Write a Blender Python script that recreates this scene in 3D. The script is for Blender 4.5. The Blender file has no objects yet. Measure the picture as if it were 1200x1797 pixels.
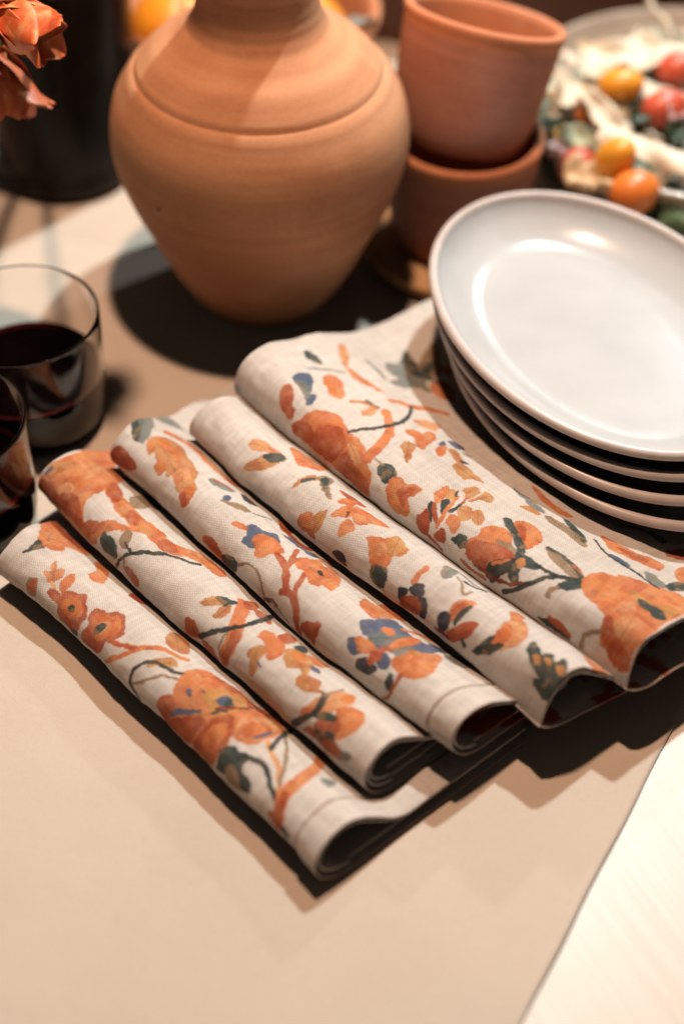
import bpy, bmesh, math, random
import numpy as np
from mathutils import Vector, Matrix

random.seed(7)
rng = np.random.default_rng(11)
SC = bpy.context.scene
COL = SC.collection

# ------------------------------------------------------------------ camera
PITCH = math.radians(47.0); ROLL = math.radians(2.0); CAM_H = 0.62
fwd = Vector((0, math.cos(PITCH), -math.sin(PITCH)))
rgt0 = Vector((1, 0, 0)); up0 = rgt0.cross(fwd)
rgt = math.cos(ROLL) * rgt0 + math.sin(ROLL) * up0
upv = -math.sin(ROLL) * rgt0 + math.cos(ROLL) * up0
cam_loc = Vector((0, -CAM_H / math.tan(PITCH), CAM_H))
cam = bpy.data.cameras.new('camera'); camo = bpy.data.objects.new('camera', cam); COL.objects.link(camo)
m = Matrix((rgt, upv, -fwd)).transposed().to_4x4(); m.translation = cam_loc
camo.matrix_world = m
cam.sensor_fit = 'VERTICAL'; cam.sensor_height = 36.0; cam.lens = 2500.0 / 1797.0 * 36.0
cam.clip_start = 0.02; cam.clip_end = 50
cam.dof.use_dof = True; cam.dof.focus_distance = 0.768; cam.dof.aperture_fstop = 2.05; cam.dof.aperture_blades = 0
SC.camera = camo

# ------------------------------------------------------------------ world and lamps
world = bpy.data.worlds.new('World'); SC.world = world; world.use_nodes = True
bgn = world.node_tree.nodes['Background']
bgn.inputs[0].default_value = (1.0, 0.76, 0.62, 1); bgn.inputs[1].default_value = 0.042

def lamp(name, loc, power, color, radius):
    L = bpy.data.lights.new(name, 'POINT'); L.energy = power; L.color = color; L.shadow_soft_size = radius
    o = bpy.data.objects.new(name, L); o.location = loc; COL.objects.link(o); return o
lamp('ceiling_lamp_warm', (-0.05, 0.18, 1.08), 43.0, (1.0, 0.65, 0.45), 0.026)
lamp('ceiling_lamp_white', (0.33, 0.75, 1.34), 95.0, (0.80, 0.92, 0.92), 0.026)
lamp('ceiling_lamp_far', (0.62, 1.25, 0.90), 20.0, (0.9, 0.95, 1.0), 0.03)

SC.view_settings.view_transform = 'Standard'; SC.view_settings.look = 'None'
SC.view_settings.exposure = 0.0; SC.view_settings.gamma = 1.0
try: SC.view_settings.use_curve_mapping = False
except Exception: pass
SC.render.engine = 'CYCLES'
SC.cycles.use_denoising = True
SC.cycles.max_bounces = 10; SC.cycles.transmission_bounces = 10; SC.cycles.glossy_bounces = 5; SC.cycles.diffuse_bounces = 1
SC.cycles.caustics_reflective = False; SC.cycles.caustics_refractive = True
SC.cycles.sample_clamp_indirect = 4.0

# ------------------------------------------------------------------ helpers
def link(o, parent=None):
    COL.objects.link(o)
    if parent is not None: o.parent = parent
    return o

def tag(o, label=None, cat=None, group=None, kind=None):
    if label: o['label'] = label
    if cat: o['category'] = cat
    if group: o['group'] = group
    if kind: o['kind'] = kind
    return o

def empty(name, loc=(0, 0, 0), rot=(0, 0, 0)):
    o = bpy.data.objects.new(name, None); o.location = loc; o.rotation_euler = rot
    o.empty_display_size = 0.02
    return link(o)

def mesh_obj(name, verts, faces, mats, parent=None, smooth=True, mat_idx=None, loc=None, rot=None):
    me = bpy.data.meshes.new(name); me.from_pydata([tuple(v) for v in verts], [], [tuple(f) for f in faces])
    if not isinstance(mats, (list, tuple)): mats = [mats]
    for mt in mats: me.materials.append(mt)
    if mat_idx is not None: me.polygons.foreach_set('material_index', mat_idx)
    if smooth: me.polygons.foreach_set('use_smooth', [True] * len(me.polygons))
    me.update()
    o = bpy.data.objects.new(name, me)
    if loc is not None: o.location = loc
    if rot is not None: o.rotation_euler = rot
    return link(o, parent)

def lathe(prof, n=96, wob=0.0, seed=0):
    """prof: list of (r, z); returns verts, faces"""
    r_ = np.random.default_rng(seed); ph = r_.uniform(0, 6.28, 3)
    V, F = [], []
    for i, (r, z) in enumerate(prof):
        for j in range(n):
            a = 2 * math.pi * j / n
            k = 1 + wob * (math.sin(2 * a + ph[0] + z * 6) * 0.6 + math.sin(3 * a + ph[1] - z * 15) * 0.4)
            V.append((r * k * math.cos(a), r * k * math.sin(a), z))
    for i in range(len(prof) - 1):
        for j in range(n):
            a, b = i * n + j, i * n + (j + 1) % n
            F.append((a, b, b + n, a + n))
    return V, F

def smooth_profile(pts, per=8):
    """Catmull-Rom through (r, z) points"""
    P = [np.array(p, float) for p in pts]; P = [2 * P[0] - P[1]] + P + [2 * P[-1] - P[-2]]
    out = []
    for i in range(1, len(P) - 2):
        for t in np.linspace(0, 1, per, endpoint=False):
            p0, p1, p2, p3 = P[i - 1:i + 3]
            out.append(0.5 * ((2 * p1) + (-p0 + p2) * t + (2 * p0 - 5 * p1 + 4 * p2 - p3) * t * t + (-p0 + 3 * p1 - 3 * p2 + p3) * t ** 3))
    out.append(P[-2]); return [(max(float(a), 0.0), float(b)) for a, b in out]

def tube(path, rad, n=10, cap=True):
    path = [Vector(p) for p in path]; V, F = [], []
    if not hasattr(rad, '__len__'): rad = [rad] * len(path)
    for i, p in enumerate(path):
        d = (path[min(i + 1, len(path) - 1)] - path[max(i - 1, 0)]).normalized()
        a = d.orthogonal().normalized() if i == 0 else (a - d * a.dot(d)).normalized()
        b = d.cross(a)
        for j in range(n):
            t = 2 * math.pi * j / n
            V.append(p + (a * math.cos(t) + b * math.sin(t)) * rad[i])
    for i in range(len(path) - 1):
        for j in range(n):
            q, r = i * n + j, i * n + (j + 1) % n
            F.append((q, r, r + n, q + n))
    if cap:
        F.append(tuple(range(n - 1, -1, -1))); F.append(tuple(range((len(path) - 1) * n, len(path) * n)))
    return V, F

# ------------------------------------------------------------------ materials
class NT:
    def __init__(s, name):
        s.m = bpy.data.materials.new(name); s.m.use_nodes = True; s.t = s.m.node_tree
        s.b = s.t.nodes['Principled BSDF']; s.out = s.t.nodes['Material Output']
    def n(s, typ, **kw):
        x = s.t.nodes.new(typ)
        for k, v in kw.items():
            if k.startswith('i_'): x.inputs[k[2:].replace('_', ' ')].default_value = v
            else: setattr(x, k, v)
        return x
    def l(s, a, b): s.t.links.new(a, b)
    def setp(s, **kw):
        for k, v in kw.items(): s.b.inputs[k.replace('_', ' ')].default_value = v
    def ramp(s, fac, stops):
        r = s.n('ShaderNodeValToRGB'); e = r.color_ramp.elements
        while len(e) < len(stops): e.new(0.5)
        for q, (p, c) in zip(e, stops): q.position = p; q.color = (*c, 1)
        s.l(fac, r.inputs[0]); return r.outputs[0]
    def noise(s, vec, scale, detail=4, rough=0.55, dist=0.0):
        x = s.n('ShaderNodeTexNoise'); x.inputs['Scale'].default_value = scale; x.inputs['Detail'].default_value = detail
        x.inputs['Roughness'].default_value = rough; x.inputs['Distortion'].default_value = dist
        if vec is not None: s.l(vec, x.inputs['Vector'])
        return x.outputs['Fac']
    def obj(s):
        return s.n('ShaderNodeTexCoord').outputs['Object']
    def mapping(s, vec, scale):
        x = s.n('ShaderNodeMapping'); x.inputs['Scale'].default_value = scale; s.l(vec, x.inputs['Vector']); return x.outputs[0]
    def math(s, op, a, b=None):
        x = s.n('ShaderNodeMath', operation=op)
        for i, v in enumerate((a, b)):
            if v is None: continue
            if isinstance(v, (int, float)): x.inputs[i].default_value = v
            else: s.l(v, x.inputs[i])
        return x.outputs[0]
    def mixc(s, fac, a, b, typ='MIX'):
        x = s.n('ShaderNodeMix', data_type='RGBA', blend_type=typ)
        for sock, v in ((x.inputs[0], fac), (x.inputs[6], a), (x.inputs[7], b)):
            if isinstance(v, (int, float)): sock.default_value = v
            elif isinstance(v, tuple): sock.default_value = (*v, 1)
            else: s.l(v, sock)
        return x.outputs[2]
    def bump(s, h, strength, dist, prev=None):
        x = s.n('ShaderNodeBump'); x.inputs['Strength'].default_value = strength; x.inputs['Distance'].default_value = dist
        s.l(h, x.inputs['Height'])
        if prev is not None: s.l(prev, x.inputs['Normal'])
        s.l(x.outputs[0], s.b.inputs['Normal']); return x.outputs[0]

def simple(name, color, rough=0.5, var=0.12, scale=60, bump=0.0, spec=0.5, coat=0.0):
    t = NT(name); o = t.obj(); f = t.noise(o, scale, 5)
    a = tuple(c * (1 - var) for c in color); b = tuple(min(c * (1 + var), 1) for c in color)
    t.l(t.ramp(f, [(0.3, a), (0.7, b)]), t.b.inputs['Base Color'])
    t.setp(Roughness=rough); t.b.inputs['Specular IOR Level'].default_value = spec; t.b.inputs['Coat Weight'].default_value = coat
    if bump: t.bump(t.noise(o, scale * 6, 4), 0.4, bump)
    return t.m

def terracotta(name, light, dark, rings=True, scale=14, bloom=0.22, bloomc=(0.66, 0.45, 0.34)):
    t = NT(name); o = t.obj()
    f = t.noise(o, scale, 6, 0.6, 0.6); st = t.noise(t.mapping(o, (6, 6, 130)), 1.0, 4)
    g = t.noise(o, 420, 3)
    c = t.ramp(f, [(0.28, dark), (0.5, tuple((a + b) / 2 for a, b in zip(light, dark))), (0.72, light)])
    c = t.mixc(0.35, c, t.ramp(st, [(0.3, tuple(v * 0.82 for v in dark)), (0.7, tuple(min(1, v * 1.08) for v in light))]))
    c = t.mixc(0.25, c, t.ramp(g, [(0.35, (0.72, 0.66, 0.6)), (0.65, (1, 1, 1))]), 'MULTIPLY')
    # lime bloom patches
    p = t.noise(o, scale * 0.55, 5, 0.65)
    c = t.mixc(t.math('MULTIPLY', t.ramp(p, [(0.52, (0, 0, 0)), (0.75, (1, 1, 1))]), bloom), c, bloomc)
    t.l(c, t.b.inputs['Base Color']); t.setp(Roughness=0.78); t.b.inputs['Specular IOR Level'].default_value = 0.25
    b1 = t.bump(st, 0.35, 0.0006) if rings else None
    t.bump(g, 0.25, 0.0003, b1)
    return t.m

# ------------------------------------------------------------------ the table and the paper runner
def wood_mat():
    t = NT('pale_wood'); o = t.obj()
    rot = t.n('ShaderNodeMapping'); rot.inputs['Rotation'].default_value = (0, 0, math.radians(-29)); t.l(o, rot.inputs['Vector'])
    v = t.mapping(rot.outputs[0], (34, 2.2, 1))
    g = t.noise(v, 2.4, 7, 0.6, 1.0); fine = t.noise(t.mapping(rot.outputs[0], (420, 9, 1)), 1.0, 4)
    c = t.ramp(g, [(0.25, (0.67, 0.585, 0.51)), (0.5, (0.72, 0.64, 0.565)), (0.75, (0.76, 0.69, 0.62))])
    c = t.mixc(0.35, c, t.ramp(fine, [(0.35, (0.80, 0.74, 0.68)), (0.65, (1, 1, 1))]), 'MULTIPLY')
    t.l(c, t.b.inputs['Base Color']); t.setp(Roughness=0.38); t.b.inputs['Specular IOR Level'].default_value = 0.5
    t.bump(fine, 0.2, 0.0003)
    return t.m

def paper_mat():
    t = NT('kraft_paper'); o = t.obj()
    f = t.noise(o, 9, 5, 0.55); fb = t.noise(t.mapping(o, (1, 1.6, 1)), 900, 5, 0.6); fl = t.noise(o, 320, 3)
    c = t.ramp(f, [(0.3, (0.580, 0.485, 0.400)), (0.7, (0.630, 0.532, 0.445))])
    c = t.mixc(0.5, c, t.ramp(fb, [(0.3, (0.86, 0.83, 0.80)), (0.7, (1, 1, 1))]), 'MULTIPLY')
    c = t.mixc(0.35, c, t.ramp(fl, [(0.62, (1, 1, 1)), (0.74, (0.86, 0.80, 0.74))]), 'MULTIPLY')
    t.l(c, t.b.inputs['Base Color']); t.setp(Roughness=0.82); t.b.inputs['Specular IOR Level'].default_value = 0.2
    b = t.bump(fb, 0.55, 0.0002); b = t.bump(t.noise(o, 210, 4), 0.35, 0.0003, b); t.bump(t.noise(o, 18, 3), 0.35, 0.0022, b)
    return t.m

# table: a planked top, each board its own part
table = mesh_obj('table_top', [(-1.1, -0.8, -0.03), (1.1, -0.8, -0.03), (1.1, 0.414, -0.03), (-1.1, 0.70, -0.03),
                               (-1.1, -0.8, -0.0016), (1.1, -0.8, -0.0016), (1.1, 0.414, -0.0016), (-1.1, 0.70, -0.0016)],
                 [(0, 3, 2, 1), (4, 5, 6, 7), (0, 1, 5, 4), (1, 2, 6, 5), (2, 3, 7, 6), (3, 0, 4, 7)], wood_mat(), smooth=False)
tag(table, kind='structure')

WY = lambda x: 0.558 - 0.13 * x
wall = mesh_obj('wall', [(-1.1, WY(-1.1), -0.03), (1.1, WY(1.1), -0.03), (1.1, WY(1.1) + 0.03, -0.03), (-1.1, WY(-1.1) + 0.03, -0.03),
                         (-1.1, WY(-1.1), 0.16), (1.1, WY(1.1), 0.16), (1.1, WY(1.1) + 0.03, 0.16), (-1.1, WY(-1.1) + 0.03, 0.16)],
                [(0, 3, 2, 1), (4, 5, 6, 7), (0, 1, 5, 4), (1, 2, 6, 5), (2, 3, 7, 6), (3, 0, 4, 7)],
                simple('dark_brown_wood', (0.085, 0.030, 0.016), 0.6, 0.25, 30), smooth=False)
tag(wall, kind='structure')

# paper runner: a thin sheet with a slightly wavy cut edge that lifts a little here and there
edge_dir = np.array([0.4793, 0.8776]); edge_nrm = np.array([-0.8776, 0.4793]); edge_p = np.array([0.0882, -0.309])
aa = np.linspace(-0.35, 1.02, 275); bb = np.concatenate([np.linspace(0, 0.03, 13), np.linspace(0.036, 0.82, 60)])
V = []
for a in aa:
    wav = 0.0004 * math.sin(a * 31) + 0.0003 * math.sin(a * 83 + 1)
    lift = 0.0010 * max(0, math.sin(a * 17 + 0.6)) ** 2 + 0.0006 * max(0, math.sin(a * 41)) ** 2
    for b in bb:
        p = edge_p + edge_dir * a + edge_nrm * (b + wav * math.exp(-b / 0.01))
        z = lift * math.exp(-b / 0.012) + 0.00025 * math.sin(p[0] * 23 + 1.3 * math.sin(p[1] * 9)) * math.sin(p[1] * 19)
        V.append((p[0], min(p[1], 0.556 - 0.13 * p[0]), z - 0.0004))
nb = len(bb); F = [(i * nb + j, (i + 1) * nb + j, (i + 1) * nb + j + 1, i * nb + j + 1) for i in range(len(aa) - 1) for j in range(nb - 1)]
paper = mesh_obj('paper_runner', V, F, paper_mat())
tag(paper, 'beige kraft paper sheet spread over the pale wooden table', 'paper')
sm = paper.modifiers.new('thick', 'SOLIDIFY'); sm.thickness = 0.0006; sm.offset = -1

# ------------------------------------------------------------------ napkins
#GEO-START
DV = np.array([0.700, -0.714, 0.0]); EV = np.array([0.714, 0.700, 0.0])
# per napkin: e0 fold line, d back, d front, skew, lean, height, fold half-width, tail, flap width, tail start
NAP = [[-0.1774, -0.086, 0.1743, 0.065, -0.0075, 0.0267, 0.0196, 0.008, 0.136, 0.058],
       [-0.1337, -0.115, 0.159, 0.0504, -0.006, 0.0281, 0.0169, 0.0085, 0.132, 0.058],
       [-0.0924, -0.099, 0.1756, 0.0832, -0.0063, 0.0282, 0.0163, 0.0095, 0.134, 0.058],
       [-0.0493, -0.079, 0.1973, 0.16, -0.0087, 0.0283, 0.0184, 0.0085, 0.25, 0.058],
       [-0.0075, -0.083, 0.2147, 0.0788, -0.0108, 0.028, 0.016, 0.0060, 0.25, 0.125]]
OFF = [[-0.0049, -0.0001, 0.0011, 0.0022, 0.0018],
       [0.0001, -0.0027, -0.0015, 0.0001, 0.004],
       [0.0007, -0.0005, -0.0027, -0.0019, 0.0044],
       [0.0012, -0.0036, -0.003, 0.0016, 0.0037],
       [-0.0005, -0.0037, -0.0035, -0.0002, 0.008]]
OFFD = [-0.085, -0.118, -0.105, -0.093, -0.105]
BSK = [-0.25, -0.05, -0.20, 0.12, 0.0]
EG = np.linspace(-0.24, 0.36, 1201)

def top_profile(k, B):
    e0, db, df, sk, ln, h, a, c, w, s1 = NAP[k]
    s = EG - e0
    z = np.full_like(EG, -1.0)
    b0 = np.interp(e0 + a, EG, B)
    m = (s >= 0) & (s < a)
    z[m] = b0 + h / 2 + h / 2 * np.sqrt(np.clip(1 - ((s[m] - a) / a) ** 2, 0, 1))
    m = (s >= a) & (s <= w)
    q = np.clip((s[m] - a) / (s1 - a), 0, 1)
    f = 0.5 + 0.5 * np.cos(np.pi * q)
    z[m] = B[m] * (1 - f) + b0 * f + c + (h - c) * f
    return z

def supports():
    Bs, Ts = [], []
    S = np.full_like(EG, 0.0008)
    ker = np.hanning(61); ker /= ker.sum()
    for k in range(len(NAP)):
        e0 = NAP[k][0]; a = NAP[k][6]
        B = S.copy()
        i0 = int(np.searchsorted(EG, e0 + a))
        B[:i0] = B[i0]                      # under the fold itself the napkin lies level
        G = B.copy()
        for sh in range(1, 400):            # the cloth bridges the drop where a flap below it ends
            G[sh:] = np.maximum(G[sh:], B[:-sh] - sh * 0.0005 * 0.08)
        B = np.convolve(np.pad(G, 30, mode='edge'), ker, 'valid') + 0.0006
        B = np.maximum(B, np.where(EG > e0 + a, S, 0) + 0.0005)
        T = top_profile(k, B)
        Bs.append(B); Ts.append(T)
        S = np.where(T > 0, T, S)
    return Bs, Ts
BS, TS = supports()

def section(k, inset=0.0):
    """outline of one folded cloth layer across the fold, from the end of the under flap round the fold to the end of the top flap"""
    e0, db, df, sk, ln, h, a, c, w, s1 = NAP[k]
    B = BS[k]; b0 = np.interp(e0 + a, EG, B)
    i = inset
    sb = np.linspace(w, a, 120)
    zb = np.interp(e0 + sb, EG, B) + i
    th = np.linspace(-np.pi / 2, -3 * np.pi / 2, 140)[1:-1]
    sf = a + (a - i) * np.cos(th); zf = b0 + h / 2 + (h / 2 - i) * np.sin(th)
    st = np.linspace(a, w, 400)
    m = TS[k] > 0
    zt = np.interp(e0 + st, EG[m], TS[k][m]) - i * np.clip(1 - (st - a) / 0.09, 0.35, 1)
    s = np.concatenate([sb, sf, st]); z = np.concatenate([zb, zf, zt])
    L = np.concatenate([[0], np.cumsum(np.hypot(np.diff(s), np.diff(z)))])
    lift = np.clip((z - b0) / h, -0.2, 1.1)
    return s + e0, z, L, s, lift

def nap_points(k, ts, Ls, inset=0.0, recess=0.0):
    """world points of a cloth layer: rows along the fold (ts), columns across it (arc length Ls)"""
    e0, db, df, sk, ln, h, a, c, w, s1 = NAP[k]
    e, z, L, s, lift = section(k, inset)
    e_, z_, s_, l_ = (np.interp(Ls, L, q) for q in (e, z, s, lift))
    front = df + sk * np.minimum(s_, 0.14) + ln * l_ - recess
    back = db + BSK[k] * np.clip(s_ - 0.01, 0, 0.05) + recess
    D = back[None, :] + ts[:, None] * (front - back)[None, :]
    tt = (D - OFFD[k]) / (df - OFFD[k])
    co = np.polyfit(np.linspace(0, 1, 5), np.array(OFF[k]), 3)
    off = np.polyval(co, np.clip(tt, -0.05, 1.05))
    # loose, hand folded: the roll swells and slackens a little along its length
    fold = np.exp(-((s_ - a * 0.9) / 0.028) ** 2)[None, :]
    sw = (0.0011 * np.sin(D * 41 + k * 2.1) + 0.0008 * np.sin(D * 77 + k * 1.3 + s_[None, :] * 60)) * fold
    if k == 4: sw = sw + 0.007 * np.exp(-((D - db) / 0.045) ** 2) * (1 + 0.35 * np.sin(s_[None, :] * 95 + 0.4)) * np.exp(-((s_ - 0.03) / 0.06) ** 2)[None, :]
    Z = z_[None, :] + sw * np.clip(l_, 0, 1)[None, :]
    E_ = e_[None, :] + off - 0.6 * sw * np.clip(1 - s_ / a, 0, 1)[None, :]
    if k >= 3:                                   # the near ends of the two upper napkins are pinched to a sharp under edge
        wt = np.clip((D - (df - 0.075)) / 0.070, 0, 1); wt = wt * wt * (3 - 2 * wt)
        b0 = np.interp(e0 + a, EG, BS[k]); lf = np.clip(l_, 0, 1)[None, :]
        fz = (s_ < a * 1.001)[None, :]
        lnew = np.where(lf > 0.5, (lf - 0.5) * 2, 0.04 * lf)
        Z = Z + np.where(fz, wt * 0.9 * h * (lnew - lf), 0)
        E_ = E_ + np.where(fz & (lf > 0.5), wt * 0.35 * (a * lnew - s_[None, :]), 0)
    # shallow creases
    cr = 0.00035 * np.sin(D * 160 + s_[None, :] * 210 + k) * np.sin(D * 37 + k * 5) * np.clip(l_, 0, 1)[None, :]
    Z = Z + cr
    X = D[..., None] * DV + E_[..., None] * EV; X[..., 2] = Z
    return X, D, np.broadcast_to(np.asarray(Ls)[None, :], D.shape).copy()

#GEO-END

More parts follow.
